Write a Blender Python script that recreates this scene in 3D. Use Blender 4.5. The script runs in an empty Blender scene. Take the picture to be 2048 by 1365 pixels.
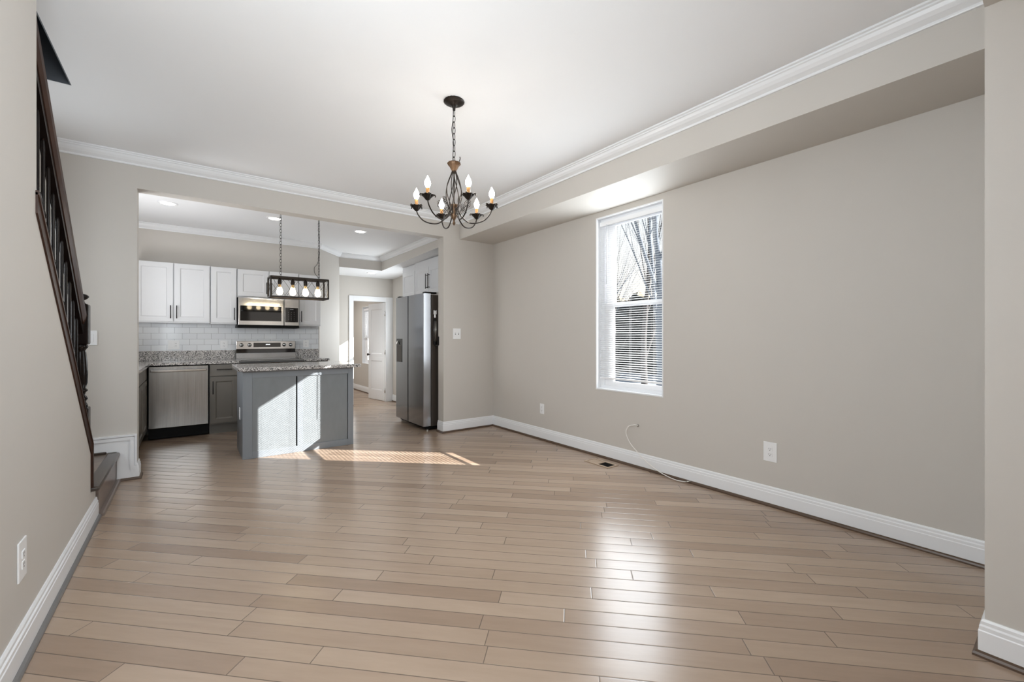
import bpy, bmesh, math, random
from mathutils import Vector, Matrix
random.seed(7)
R = math.radians
S = bpy.context.scene
COL = S.collection

# ------------------------------------------------------------------ camera, world, sun, light, exposure
YAW = R(36.93)
cam_data = bpy.data.cameras.new('camera')
cam = bpy.data.objects.new('camera', cam_data)
COL.objects.link(cam)
cam.location = (0, 0, 1.2)
cam.rotation_euler = (R(90), 0, -YAW)
cam_data.sensor_width = 36.0
cam_data.lens = 857.8 / 2048 * 36.0
cam_data.shift_y = -6.8 / 2048
cam_data.clip_start = 0.02
cam_data.clip_end = 300
S.camera = cam

world = bpy.data.worlds.new('sky')
S.world = world
world.use_nodes = True
wn, wl = world.node_tree.nodes, world.node_tree.links
wn.clear()
w_out = wn.new('ShaderNodeOutputWorld')
w_bg = wn.new('ShaderNodeBackground')
w_tc = wn.new('ShaderNodeTexCoord')
w_sep = wn.new('ShaderNodeSeparateXYZ')
w_rmp = wn.new('ShaderNodeValToRGB')
w_rmp.color_ramp.elements[0].position = 0.0
w_rmp.color_ramp.elements[0].color = (0.95, 0.86, 0.76, 1)
w_rmp.color_ramp.elements[1].position = 0.5
w_rmp.color_ramp.elements[1].color = (0.70, 0.84, 1.0, 1)
wl.new(w_tc.outputs['Generated'], w_sep.inputs[0])
wl.new(w_sep.outputs['Z'], w_rmp.inputs[0])
wl.new(w_rmp.outputs[0], w_bg.inputs['Color'])
w_bg.inputs['Strength'].default_value = 1.15
wl.new(w_bg.outputs[0], w_out.inputs[0])

SUN_DIR = Vector((-0.731, 0.682, -0.463)).normalized()
sun_d = bpy.data.lights.new('sun', 'SUN')
sun_d.energy = 24.0
sun_d.angle = R(0.22)
sun_d.color = (1.0, 0.97, 0.93)
sun = bpy.data.objects.new('sun', sun_d)
COL.objects.link(sun)
sun.location = (9, -8, 8)
sun.rotation_euler = SUN_DIR.to_track_quat('-Z', 'Y').to_euler()


def area(name, loc, direction, sx, sy, power, color=(1, 1, 1)):
    d = bpy.data.lights.new(name, 'AREA')
    d.shape = 'RECTANGLE'
    d.size, d.size_y = sx, sy
    d.energy = power
    d.color = color
    o = bpy.data.objects.new(name, d)
    COL.objects.link(o)
    o.location = loc
    o.rotation_euler = Vector(direction).to_track_quat('-Z', 'Y').to_euler()
    return o


# daylight at side and kitchen windows; added fill lamps in kitchen, stairwell and dining room
area('daylight_side_window', (3.34, 2.59, 1.55), (-1, 0, 0), 0.70, 1.60, 24, (0.88, 0.95, 1.0))
area('daylight_kitchen_window', (3.29, 7.60, 1.33), (-1, 0, 0), 0.62, 0.9, 24, (0.90, 0.96, 1.0))
area('kitchen_left_fill', (-0.96, 5.45, 1.40), (0.80, -0.10, 0.72), 1.0, 0.70, 39, (0.97, 0.98, 1.0))  # added fill lamp for the kitchen; this wall has no window
area('stairwell_fill', (-1.49, 4.10, 1.60), (1.0, -0.70, -0.10), 0.7, 0.9, 26, (0.88, 0.95, 1.0))  # added fill lamp, out of view; the stairwell has no window
area('daylight_rear_room', (2.0, 10.2, 2.28), (0, 0, -1), 1.2, 1.2, 30, (1.0, 0.98, 0.95))
area('left_fill', (-0.20, 0.60, 2.08), (0.80, 1.50, -0.22), 0.9, 0.75, 45, (0.88, 0.95, 1.0))  # added fill lamp high on the left, no real source there
area('left_fill', (-0.47, 0.95, 1.45), (1.0, 0.30, 0.0), 1.5, 1.1, 27, (0.88, 0.95, 1.0))  # second added fill, beside the left wall and out of view

S.view_settings.view_transform = 'Standard'
S.view_settings.look = 'None'
S.view_settings.gamma = 1.0
S.view_settings.use_curve_mapping = False
S.view_settings.exposure = 0.08
S.cycles.use_denoising = True
S.cycles.max_bounces = 12
S.cycles.diffuse_bounces = 7
S.cycles.glossy_bounces = 5
S.cycles.transparent_max_bounces = 24
S.cycles.sample_clamp_indirect = 6.0
S.cycles.caustics_reflective = False
S.cycles.caustics_refractive = False


# ------------------------------------------------------------------ materials
def new_mat(name):
    m = bpy.data.materials.new(name)
    m.use_nodes = True
    nt = m.node_tree
    b = nt.nodes['Principled BSDF']
    return m, nt, b


def paint(name, col, rough=0.5, metal=0.0, var=0.04, scale=6.0, bump=0.0, bscale=200.0, spec=0.5, coat=0.0, stretch=(1, 1, 1)):
    m, nt, b = new_mat(name)
    tc = nt.nodes.new('ShaderNodeTexCoord')
    mp = nt.nodes.new('ShaderNodeMapping')
    mp.inputs['Scale'].default_value = stretch
    nt.links.new(tc.outputs['Object'], mp.inputs['Vector'])
    nz = nt.nodes.new('ShaderNodeTexNoise')
    nz.inputs['Scale'].default_value = scale
    nz.inputs['Detail'].default_value = 4
    nt.links.new(mp.outputs[0], nz.inputs['Vector'])
    mx = nt.nodes.new('ShaderNodeMix')
    mx.data_type = 'RGBA'
    mx.inputs[6].default_value = tuple(c * (1 - var) for c in col) + (1,)
    mx.inputs[7].default_value = tuple(min(1, c * (1 + var)) for c in col) + (1,)
    nt.links.new(nz.outputs['Fac'], mx.inputs[0])
    nt.links.new(mx.outputs[2], b.inputs['Base Color'])
    b.inputs['Roughness'].default_value = rough
    b.inputs['Metallic'].default_value = metal
    b.inputs['Specular IOR Level'].default_value = spec
    if coat:
        b.inputs['Coat Weight'].default_value = coat
        b.inputs['Coat Roughness'].default_value = 0.12
    if bump:
        n2 = nt.nodes.new('ShaderNodeTexNoise')
        n2.inputs['Scale'].default_value = bscale
        nt.links.new(mp.outputs[0], n2.inputs['Vector'])
        bp = nt.nodes.new('ShaderNodeBump')
        bp.inputs['Strength'].default_value = bump
        bp.inputs['Distance'].default_value = 0.002
        nt.links.new(n2.outputs['Fac'], bp.inputs['Height'])
        nt.links.new(bp.outputs[0], b.inputs['Normal'])
    return m


def emit(name, col, strength, base=(1, 1, 1)):
    m, nt, b = new_mat(name)
    b.inputs['Base Color'].default_value = tuple(base) + (1,)
    b.inputs['Emission Color'].default_value = tuple(col) + (1,)
    b.inputs['Emission Strength'].default_value = strength
    return m


def math_node(nt, op, a, b=None):
    n = nt.nodes.new('ShaderNodeMath')
    n.operation = op
    for i, v in enumerate((a, b)):
        if v is None:
            continue
        if isinstance(v, (int, float)):
            n.inputs[i].default_value = v
        else:
            nt.links.new(v, n.inputs[i])
    return n.outputs[0]


def plank_mat(name, angle, width, length, c_dark, c_mid, c_light, rough=0.3, plane='z'):
    m, nt, b = new_mat(name)
    tc = nt.nodes.new('ShaderNodeTexCoord')
    mp = nt.nodes.new('ShaderNodeMapping')
    mp.inputs['Rotation'].default_value = (0, 0, angle)
    nt.links.new(tc.outputs['Object'], mp.inputs['Vector'])
    sp = nt.nodes.new('ShaderNodeSeparateXYZ')
    nt.links.new(mp.outputs[0], sp.inputs[0])
    u, v = sp.outputs['X'], (sp.outputs['Y'] if plane == 'z' else sp.outputs['Z'])
    rowf = math_node(nt, 'DIVIDE', v, width)
    row = math_node(nt, 'FLOOR', rowf)
    fv = math_node(nt, 'FRACT', rowf)
    wn1 = nt.nodes.new('ShaderNodeTexWhiteNoise')
    wn1.noise_dimensions = '1D'
    nt.links.new(row, wn1.inputs['W'])
    off = math_node(nt, 'MULTIPLY', wn1.outputs['Value'], 13.7)
    uf = math_node(nt, 'ADD', math_node(nt, 'DIVIDE', u, length), off)
    pl = math_node(nt, 'FLOOR', uf)
    fu = math_node(nt, 'FRACT', uf)
    cb = nt.nodes.new('ShaderNodeCombineXYZ')
    nt.links.new(row, cb.inputs[0])
    nt.links.new(pl, cb.inputs[1])
    wn2 = nt.nodes.new('ShaderNodeTexWhiteNoise')
    wn2.noise_dimensions = '2D'
    nt.links.new(cb.outputs[0], wn2.inputs['Vector'])
    ramp = nt.nodes.new('ShaderNodeValToRGB')
    e = ramp.color_ramp.elements
    e[0].position, e[0].color = 0.0, tuple(c_dark) + (1,)
    e[1].position, e[1].color = 1.0, tuple(c_light) + (1,)
    em = e.new(0.45)
    em.color = tuple(c_mid) + (1,)
    nt.links.new(wn2.outputs['Value'], ramp.inputs[0])
    # grain, stretched along the board and shifted board by board
    cb2 = nt.nodes.new('ShaderNodeCombineXYZ')
    nt.links.new(math_node(nt, 'MULTIPLY', u, 3.0), cb2.inputs[0])
    nt.links.new(math_node(nt, 'MULTIPLY', v, 22.0), cb2.inputs[1])
    nt.links.new(math_node(nt, 'MULTIPLY', wn2.outputs['Value'], 40.0), cb2.inputs[2])
    nz = nt.nodes.new('ShaderNodeTexNoise')
    nz.inputs['Scale'].default_value = 1.1
    nz.inputs['Detail'].default_value = 6
    nz.inputs['Roughness'].default_value = 0.62
    nt.links.new(cb2.outputs[0], nz.inputs['Vector'])
    gr = nt.nodes.new('ShaderNodeValToRGB')
    g = gr.color_ramp.elements
    g[0].position, g[0].color = 0.22, (0.88, 0.865, 0.85, 1)
    g[1].position, g[1].color = 0.75, (1.03, 1.03, 1.03, 1)
    nt.links.new(nz.outputs['Fac'], gr.inputs[0])
    mul = nt.nodes.new('ShaderNodeMix')
    mul.data_type = 'RGBA'
    mul.blend_type = 'MULTIPLY'
    mul.inputs[0].default_value = 1.0
    nt.links.new(ramp.outputs[0], mul.inputs[6])
    nt.links.new(gr.outputs[0], mul.inputs[7])
    # seams
    dv = math_node(nt, 'MULTIPLY', math_node(nt, 'MINIMUM', fv, math_node(nt, 'SUBTRACT', 1.0, fv)), width)
    du = math_node(nt, 'MULTIPLY', math_node(nt, 'MINIMUM', fu, math_node(nt, 'SUBTRACT', 1.0, fu)), length)
    dm = math_node(nt, 'MINIMUM', dv, du)
    seam = math_node(nt, 'LESS_THAN', dm, 0.0017)
    mx = nt.nodes.new('ShaderNodeMix')
    mx.data_type = 'RGBA'
    nt.links.new(math_node(nt, 'MULTIPLY', seam, 0.82), mx.inputs[0])
    nt.links.new(mul.outputs[2], mx.inputs[6])
    mx.inputs[7].default_value = tuple(c * 0.22 for c in c_mid) + (1,)
    nt.links.new(mx.outputs[2], b.inputs['Base Color'])
    # micro-bevel and waviness
    hgt = math_node(nt, 'MINIMUM', math_node(nt, 'DIVIDE', dm, 0.004), 1.0)
    cup = math_node(nt, 'MULTIPLY', math_node(nt, 'SINE', math_node(nt, 'MULTIPLY', fv, math.pi)), 0.35)
    hsum = math_node(nt, 'ADD', math_node(nt, 'ADD', hgt, cup), math_node(nt, 'MULTIPLY', nz.outputs['Fac'], 0.06))
    bp = nt.nodes.new('ShaderNodeBump')
    bp.inputs['Strength'].default_value = 0.45
    bp.inputs['Distance'].default_value = 0.0014
    nt.links.new(hsum, bp.inputs['Height'])
    nt.links.new(bp.outputs[0], b.inputs['Normal'])
    rr = nt.nodes.new('ShaderNodeMapRange')
    rr.inputs['To Min'].default_value = rough
    rr.inputs['To Max'].default_value = rough + 0.04
    nt.links.new(nz.outputs['Fac'], rr.inputs['Value'])
    nt.links.new(rr.outputs[0], b.inputs['Roughness'])
    b.inputs['Specular IOR Level'].default_value = 0.75
    return m


def granite_mat(name):
    m, nt, b = new_mat(name)
    tc = nt.nodes.new('ShaderNodeTexCoord')
    v1 = nt.nodes.new('ShaderNodeTexVoronoi')
    v1.inputs['Scale'].default_value = 190
    v2 = nt.nodes.new('ShaderNodeTexNoise')
    v2.inputs['Scale'].default_value = 120
    v2.inputs['Detail'].default_value = 5
    v2.inputs['Roughness'].default_value = 0.7
    for n in (v1, v2):
        nt.links.new(tc.outputs['Object'], n.inputs['Vector'])
    sp = nt.nodes.new('ShaderNodeSeparateColor')
    nt.links.new(v1.outputs['Color'], sp.inputs[0])
    mixv = math_node(nt, 'ADD', math_node(nt, 'MULTIPLY', sp.outputs[0], 0.55), math_node(nt, 'MULTIPLY', v2.outputs['Fac'], 0.5))
    rp = nt.nodes.new('ShaderNodeValToRGB')
    rp.color_ramp.interpolation = 'CONSTANT'
    e = rp.color_ramp.elements
    e[0].position, e[0].color = 0.0, (0.012, 0.012, 0.014, 1)
    e[1].position, e[1].color = 0.36, (0.13, 0.13, 0.14, 1)
    for p, c in ((0.44, (0.36, 0.35, 0.34)), (0.54, (0.66, 0.64, 0.62)), (0.70, (0.20, 0.18, 0.17)), (0.75, (0.80, 0.79, 0.78))):
        k = e.new(p)
        k.color = c + (1,)
    nt.links.new(mixv, rp.inputs[0])
    nt.links.new(rp.outputs[0], b.inputs['Base Color'])
    b.inputs['Roughness'].default_value = 0.12
    return m


def tile_mat(name):
    m, nt, b = new_mat(name)
    tc = nt.nodes.new('ShaderNodeTexCoord')
    sp = nt.nodes.new('ShaderNodeSeparateXYZ')
    nt.links.new(tc.outputs['Object'], sp.inputs[0])
    cb = nt.nodes.new('ShaderNodeCombineXYZ')
    nt.links.new(sp.outputs['X'], cb.inputs[0])
    nt.links.new(sp.outputs['Z'], cb.inputs[1])
    br = nt.nodes.new('ShaderNodeTexBrick')
    br.inputs['Color1'].default_value = (0.76, 0.79, 0.82, 1)
    br.inputs['Color2'].default_value = (0.70, 0.73, 0.77, 1)
    br.inputs['Mortar'].default_value = (0.30, 0.31, 0.33, 1)
    br.inputs['Scale'].default_value = 1.0
    br.inputs['Brick Width'].default_value = 0.156
    br.inputs['Row Height'].default_value = 0.0770
    br.inputs['Mortar Size'].default_value = 0.0016
    nt.links.new(cb.outputs[0], br.inputs['Vector'])
    nt.links.new(br.outputs['Color'], b.inputs['Base Color'])
    bp = nt.nodes.new('ShaderNodeBump')
    bp.inputs['Strength'].default_value = 0.5
    bp.inputs['Distance'].default_value = 0.002
    bp.invert = True
    nt.links.new(br.outputs['Fac'], bp.inputs['Height'])
    nt.links.new(bp.outputs[0], b.inputs['Normal'])
    b.inputs['Roughness'].default_value = 0.10
    return m


def brushed(name, col, rough, axis_scale, var=0.12, bump=0.03):
    m = paint(name, col, rough, 1.0, var, 3.0, bump, 40.0, stretch=axis_scale)
    nt = m.node_tree
    b = nt.nodes['Principled BSDF']
    nz = [n for n in nt.nodes if n.type == 'TEX_NOISE'][0]
    rr = nt.nodes.new('ShaderNodeMapRange')
    rr.inputs['To Min'].default_value = rough * 0.75
    rr.inputs['To Max'].default_value = rough * 1.3
    nt.links.new(nz.outputs['Fac'], rr.inputs['Value'])
    nt.links.new(rr.outputs[0], b.inputs['Roughness'])
    return m


def glass_mat(name, tint=(1, 1, 1), refl=0.06):
    m = bpy.data.materials.new(name)
    m.use_nodes = True
    nt = m.node_tree
    nt.nodes.clear()
    out = nt.nodes.new('ShaderNodeOutputMaterial')
    tr = nt.nodes.new('ShaderNodeBsdfTransparent')
    tr.inputs[0].default_value = tuple(tint) + (1,)
    nt.links.new(tr.outputs[0], out.inputs[0])
    return m


def slat_mat(name):
    m, nt, b = new_mat(name)
    b.inputs['Base Color'].default_value = (0.86, 0.87, 0.88, 1)
    b.inputs['Roughness'].default_value = 0.4
    tl = nt.nodes.new('ShaderNodeBsdfTranslucent')
    tl.inputs[0].default_value = (0.86, 0.87, 0.88, 1)
    mx = nt.nodes.new('ShaderNodeMixShader')
    mx.inputs[0].default_value = 0.25
    out = nt.nodes['Material Output']
    nt.links.new(b.outputs[0], mx.inputs[1])
    nt.links.new(tl.outputs[0], mx.inputs[2])
    nt.links.new(mx.outputs[0], out.inputs[0])
    return m


M = {}
M['wall'] = paint('wall_paint_greige', (0.560, 0.534, 0.498), 0.55, var=0.012, bump=0.03, bscale=260, spec=0.3)
M['slate'] = paint('stairwell_slate_grey', (0.115, 0.130, 0.150), 0.6)  # darker blue-grey for the stairwell faces above the ceiling opening
M['ceil'] = paint('ceiling_paint', (0.81, 0.82, 0.835), 0.7, var=0.008, spec=0.2)
M['trim'] = paint('trim_paint_white', (0.80, 0.815, 0.835), 0.32, var=0.01)
M['shoe'] = paint('shoe_moulding_brown', (0.085, 0.050, 0.030), 0.35, var=0.2, scale=30)
M['shoe_grey'] = paint('shoe_moulding_grey', (0.16, 0.155, 0.155), 0.35, var=0.12, scale=30)
M['floor'] = plank_mat('hardwood_planks', R(45), 0.091, 1.05, (0.300, 0.213, 0.154), (0.366, 0.270, 0.199), (0.416, 0.314, 0.236), 0.23)
M['stair'] = plank_mat('stair_planks', R(0), 0.12, 0.9, (0.15, 0.115, 0.09), (0.19, 0.145, 0.115), (0.24, 0.19, 0.15), 0.28)
M['riser'] = paint('riser_wood', (0.175, 0.135, 0.115), 0.3, var=0.25, scale=4, stretch=(3, 2, 14))
M['nosing'] = paint('nosing_wood', (0.060, 0.045, 0.036), 0.25, var=0.2, scale=12)
M['darkwood'] = paint('dark_stained_wood', (0.010, 0.0065, 0.0055), 0.2, var=0.5, scale=14, spec=0.16)
M['railwood'] = paint('brown_stained_wood', (0.042, 0.020, 0.013), 0.32, var=0.55, scale=10, spec=0.2, stretch=(4, 1, 1))
M['bronze'] = paint('dark_bronze', (0.018, 0.013, 0.010), 0.38, 0.6, var=0.5, scale=40, bump=0.25, bscale=90)
M['rust'] = paint('aged_bronze', (0.085, 0.045, 0.020), 0.45, 0.5, var=0.6, scale=60, bump=0.4, bscale=120)
M['sleeve'] = paint('amber_candle_sleeve', (0.42, 0.20, 0.055), 0.45, var=0.15, scale=50)
M['bulb'] = emit('lit_bulb', (1.0, 0.91, 0.80), 90.0)
M['edison'] = emit('lit_filament_bulb', (1.0, 0.80, 0.50), 19.0)
M['amber'] = paint('amber_glass_neck', (0.75, 0.50, 0.22), 0.1)
M['down'] = emit('downlight_lens', (1.0, 0.94, 0.84), 9.0)
M['cab_white'] = paint('white_cabinet_paint', (0.63, 0.64, 0.66), 0.3, var=0.01)
M['cab_grey'] = paint('taupe_cabinet_paint', (0.155, 0.143, 0.125), 0.35, var=0.05)
M['mid_grey'] = paint('plain_mid_grey', (0.30, 0.30, 0.31), 0.5)  # plain grey for the blind wand and keypad marks
M['island'] = paint('slate_blue_cabinet_paint', (0.205, 0.224, 0.246), 0.42, var=0.03)
M['island_panel'] = paint('slate_blue_panel', (0.186, 0.202, 0.214), 0.45, var=0.10, scale=22, stretch=(1, 1, 0.4))
M['black'] = paint('matte_black_metal', (0.010, 0.010, 0.011), 0.4, 0.3)
M['toe'] = paint('black_plastic', (0.005, 0.005, 0.005), 0.5, spec=0.12)
M['steel'] = brushed('brushed_stainless', (0.30, 0.295, 0.287), 0.22, (22, 1, 0.5), var=0.30, bump=0.002)
M['steel_h'] = brushed('brushed_stainless_flat', (0.55, 0.553, 0.555), 0.13, (1, 1, 30), bump=0.006)
M['dark_steel'] = brushed('dark_stainless', (0.43, 0.44, 0.465), 0.17, (1, 30, 1), var=0.06, bump=0.015)
M['fridge_side'] = paint('fridge_side_grey', (0.055, 0.045, 0.038), 0.4, 0.2, var=0.1)
M['blackglass'] = paint('black_glass', (0.004, 0.004, 0.0045), 0.05, spec=0.6)
M['granite'] = granite_mat('speckled_granite')
M['tile'] = tile_mat('white_subway_tile')
M['plate'] = paint('white_plastic', (0.82, 0.83, 0.84), 0.3, var=0.01)
M['slot'] = paint('dark_slot', (0.05, 0.05, 0.05), 0.5)
M['chrome'] = paint('satin_nickel', (0.55, 0.54, 0.52), 0.22, 1.0)
M['vinyl'] = paint('white_vinyl', (0.84, 0.85, 0.87), 0.3, var=0.01)
M['glass'] = glass_mat('window_glass', (0.97, 0.98, 0.98))
M['slat'] = slat_mat('white_blind_slats')
M['screen'] = glass_mat('insect_screen', (0.97, 0.97, 0.97), 0.0)
M['cable'] = paint('white_cable', (0.80, 0.79, 0.76), 0.4)
M['vent_tan'] = paint('tan_register', (0.42, 0.31, 0.22), 0.4)
M['bark'] = paint('tree_bark', (0.075, 0.068, 0.066), 0.9, var=0.4, scale=8, bump=0.6, bscale=30)
M['bark2'] = paint('blue_grey_bark', (0.12, 0.14, 0.17), 0.9, var=0.4, scale=8, bump=0.6, bscale=30)
M['hedge'] = paint('hedge_leaves', (0.018, 0.020, 0.018), 0.8, var=0.6, scale=14)
M['hedge2'] = paint('winter_shrub', (0.30, 0.25, 0.18), 0.9, var=0.5, scale=10)
M['asphalt'] = paint('outdoor_paving', (0.20, 0.215, 0.24), 0.9, var=0.2, scale=4)
M['white_display'] = emit('display_digits', (0.9, 0.95, 1.0), 1.5)


# ------------------------------------------------------------------ mesh helpers
def catmull(pts, n=8):
    pts = [Vector(p) for p in pts]
    out = []
    for i in range(len(pts) - 1):
        p0 = pts[max(i - 1, 0)]
        p1, p2 = pts[i], pts[i + 1]
        p3 = pts[min(i + 2, len(pts) - 1)]
        for k in range(n):
            t = k / n
            out.append(0.5 * ((2 * p1) + (p2 - p0) * t + (2 * p0 - 5 * p1 + 4 * p2 - p3) * t * t + (3 * p1 - p0 - 3 * p2 + p3) * t ** 3))
    out.append(pts[-1])
    return out


class MB:
    def __init__(s):
        s.bm = bmesh.new()

    def face(s, pts, mi=0):
        f = s.bm.faces.new([s.bm.verts.new(p) for p in pts])
        f.material_index = mi
        return f

    def box(s, x0, x1, y0, y1, z0, z1, mi=0, bev=0.0, seg=2):
        x0, x1 = min(x0, x1), max(x0, x1)
        y0, y1 = min(y0, y1), max(y0, y1)
        z0, z1 = min(z0, z1), max(z0, z1)
        v = [s.bm.verts.new((x, y, z)) for x in (x0, x1) for y in (y0, y1) for z in (z0, z1)]
        fs = []
        for q in ((0, 1, 3, 2), (4, 6, 7, 5), (0, 4, 5, 1), (2, 3, 7, 6), (0, 2, 6, 4), (1, 5, 7, 3)):
            f = s.bm.faces.new([v[i] for i in q])
            f.material_index = mi
            fs.append(f)
        if bev > 0:
            es = list({e for f in fs for e in f.edges})
            r = bmesh.ops.bevel(s.bm, geom=es, offset=bev, segments=seg, profile=0.5, affect='EDGES', clamp_overlap=True)
            for f in r['faces']:
                f.material_index = mi
        return s

    def prism(s, pts, axis, a0, a1, mi=0):
        def P(p, a):
            return {'x': (a, p[0], p[1]), 'y': (p[0], a, p[1]), 'z': (p[0], p[1], a)}[axis]
        A = [s.bm.verts.new(P(p, a0)) for p in pts]
        B = [s.bm.verts.new(P(p, a1)) for p in pts]
        n = len(pts)
        fs = [s.bm.faces.new(A[::-1]), s.bm.faces.new(B)]
        for i in range(n):
            fs.append(s.bm.faces.new((A[i], A[(i + 1) % n], B[(i + 1) % n], B[i])))
        for f in fs:
            f.material_index = mi
        return s

    def tube(s, pts, r, n=8, closed=False, mi=0, cap=True, square=False):
        pts = [Vector(p) for p in pts]
        m = len(pts)
        rs = r if isinstance(r, (list, tuple)) else [r] * m
        rings = []
        prev = None
        for i in range(m):
            if closed:
                t = pts[(i + 1) % m] - pts[i - 1]
            else:
                t = pts[min(i + 1, m - 1)] - pts[max(i - 1, 0)]
            t.normalize()
            if prev is None:
                a = Vector((0, 0, 1)) if abs(t.z) < 0.9 else Vector((1, 0, 0))
                u = a.cross(t).normalized()
            else:
                u = (prev - t * prev.dot(t))
                if u.length < 1e-6:
                    u = Vector((1, 0, 0)).cross(t)
                u.normalize()
            prev = u
            w = t.cross(u)
            k = math.pi / 4 if square else 0
            rings.append([s.bm.verts.new(pts[i] + (u * math.cos(2 * math.pi * j / n + k) + w * math.sin(2 * math.pi * j / n + k)) * rs[i]) for j in range(n)])
        last = m if closed else m - 1
        for i in range(last):
            a, b = rings[i], rings[(i + 1) % m]
            for j in range(n):
                f = s.bm.faces.new((a[j], a[(j + 1) % n], b[(j + 1) % n], b[j]))
                f.material_index = mi
                f.smooth = True
        if cap and not closed:
            for rg in (rings[0][::-1], rings[-1]):
                f = s.bm.faces.new(rg)
                f.material_index = mi
        return s

    def lathe(s, prof, c=(0, 0, 0), n=24, mi=0, mod=None, axis='z'):
        c = Vector(c)
        rings = []
        for (r, z) in prof:
            ring = []
            for j in range(n):
                a = 2 * math.pi * j / n
                rr = r * (mod(a, z) if mod else 1)
                p = Vector((rr * math.cos(a), rr * math.sin(a), z))
                if axis == 'x':
                    p = Vector((p.z, p.x, p.y))
                elif axis == 'y':
                    p = Vector((p.x, p.z, p.y))
                ring.append(s.bm.verts.new(c + p))
            rings.append(ring)
        for a, b in zip(rings, rings[1:]):
            for j in range(n):
                f = s.bm.faces.new((a[j], a[(j + 1) % n], b[(j + 1) % n], b[j]))
                f.material_index = mi
                f.smooth = True
        for rg in (rings[0][::-1], rings[-1]):
            f = s.bm.faces.new(rg)
            f.material_index = mi
        return s

    def sweep(s, path, prof, outs, mi=0):
        """path: plan points (x, y); outs: per point plan vector for one unit of profile offset; prof: (offset, z)."""
        rings = [[s.bm.verts.new((p[0] + o[0] * u, p[1] + o[1] * u, z)) for (u, z) in prof] for p, o in zip(path, outs)]
        n = len(prof)
        for a, b in zip(rings, rings[1:]):
            for j in range(n):
                f = s.bm.faces.new((a[j], a[(j + 1) % n], b[(j + 1) % n], b[j]))
                f.material_index = mi
        for rg in (rings[0][::-1], rings[-1]):
            f = s.bm.faces.new(rg)
            f.material_index = mi
        return s

    def panel(s, O, U, N, w, h, t, rail, rec=0.008, slope=0.010, mi=0, mip=None):
        """framed door: O bottom-left-front corner, U along width, N outward normal."""
        O, U, N = Vector(O), Vector(U), Vector(N)
        Z = Vector((0, 0, 1))
        rl, rr, rb, rt = rail if isinstance(rail, (tuple, list)) else (rail,) * 4
        mip = mi if mip is None else mip

        def P(u, v, d):
            return O + U * u + Z * v - N * d

        def ring(a0, a1, b0, b1, d):
            return [s.bm.verts.new(P(u, v, d)) for u, v in ((a0, b0), (a1, b0), (a1, b1), (a0, b1))]
        back = ring(0, w, 0, h, t)
        o0 = ring(0, w, 0, h, 0.0015)
        o1 = ring(0.0015, w - 0.0015, 0.0015, h - 0.0015, 0)
        i0 = ring(rl, w - rr, rb, h - rt, 0)
        i1 = ring(rl + slope, w - rr - slope, rb + slope, h - rt - slope, rec)
        for a, b in ((back, o0), (o0, o1), (o1, i0), (i0, i1)):
            for j in range(4):
                f = s.bm.faces.new((a[j], a[(j + 1) % 4], b[(j + 1) % 4], b[j]))
                f.material_index = mi
        f = s.bm.faces.new(i1)
        f.material_index = mip
        f = s.bm.faces.new(back[::-1])
        f.material_index = mi
        return s

    def build(s, name, mats, parent=None, smooth=True, angle=62, origin=None):
        bmesh.ops.recalc_face_normals(s.bm, faces=s.bm.faces[:])
        for e in s.bm.edges:
            if len(e.link_faces) == 2 and e.link_faces[0].smooth and e.link_faces[1].smooth:
                e.smooth = e.calc_face_angle(0) < R(angle)
        if parent is not None:
            org = Vector((0, 0, 0))
            p = parent
            while p:
                org += p.location
                p = p.parent
        else:
            org = Vector(origin) if origin is not None else Vector((0, 0, 0))
        if org.length > 0:
            bmesh.ops.translate(s.bm, verts=s.bm.verts[:], vec=-org)
        me = bpy.data.meshes.new(name)
        s.bm.to_mesh(me)
        s.bm.free()
        for m in (mats if isinstance(mats, (list, tuple)) else [mats]):
            me.materials.append(M[m] if isinstance(m, str) else m)
        o = bpy.data.objects.new(name, me)
        COL.objects.link(o)
        if parent is not None:
            o.parent = parent
        elif origin is not None:
            o.location = org
        return o


def tag(o, label=None, cat=None, group=None, kind=None):
    if label:
        o['label'] = label
    if cat:
        o['category'] = cat
    if group:
        o['group'] = group
    if kind:
        o['kind'] = kind
    return o


def thing(name, label, cat, loc=(0, 0, 0), group=None, kind=None):
    o = bpy.data.objects.new(name, None)
    o.empty_display_size = 0.1
    COL.objects.link(o)
    o.location = loc
    return tag(o, label, cat, group, kind)


def struct(name, mb, mats, label=None, smooth=True):
    return tag(mb.build(name, mats, smooth=smooth), label, None, None, 'structure')


# ------------------------------------------------------------------ key dimensions (metres, camera over the origin)
XR, YB, XL = 3.315, 4.838, -0.5015
ZC = 2.750          # dining ceiling
ZK = 2.645          # kitchen ceiling
YB2 = 4.980         # kitchen side of the dividing wall
JL, JR = -0.357, 2.557   # opening jambs
ZH = 2.472          # opening head
XS = 2.789          # soffit face
YK = 7.09           # kitchen back wall
YD = 8.47           # wall with the rear door
ZF = -0.095         # floor level at the rear


def floor_z(y):
    if y < 6.6:
        return 0.0
    if y < 8.3:
        return ZF * (y - 6.6) / 1.7
    return ZF


# ------------------------------------------------------------------ shell
mb = MB()
ys = [-4.6, 6.6, 8.3, 12.6]
for a, b in zip(ys, ys[1:]):
    mb.face([(-1.6, a, floor_z(a)), (3.50, a, floor_z(a)), (3.50, b, floor_z(b)), (-1.6, b, floor_z(b))])
mb.box(-1.6, 3.5, -4.6, 12.6, -0.30, -0.20)
struct('floor', mb, 'floor', 'diagonally laid light brown hardwood plank floor', smooth=False)

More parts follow.
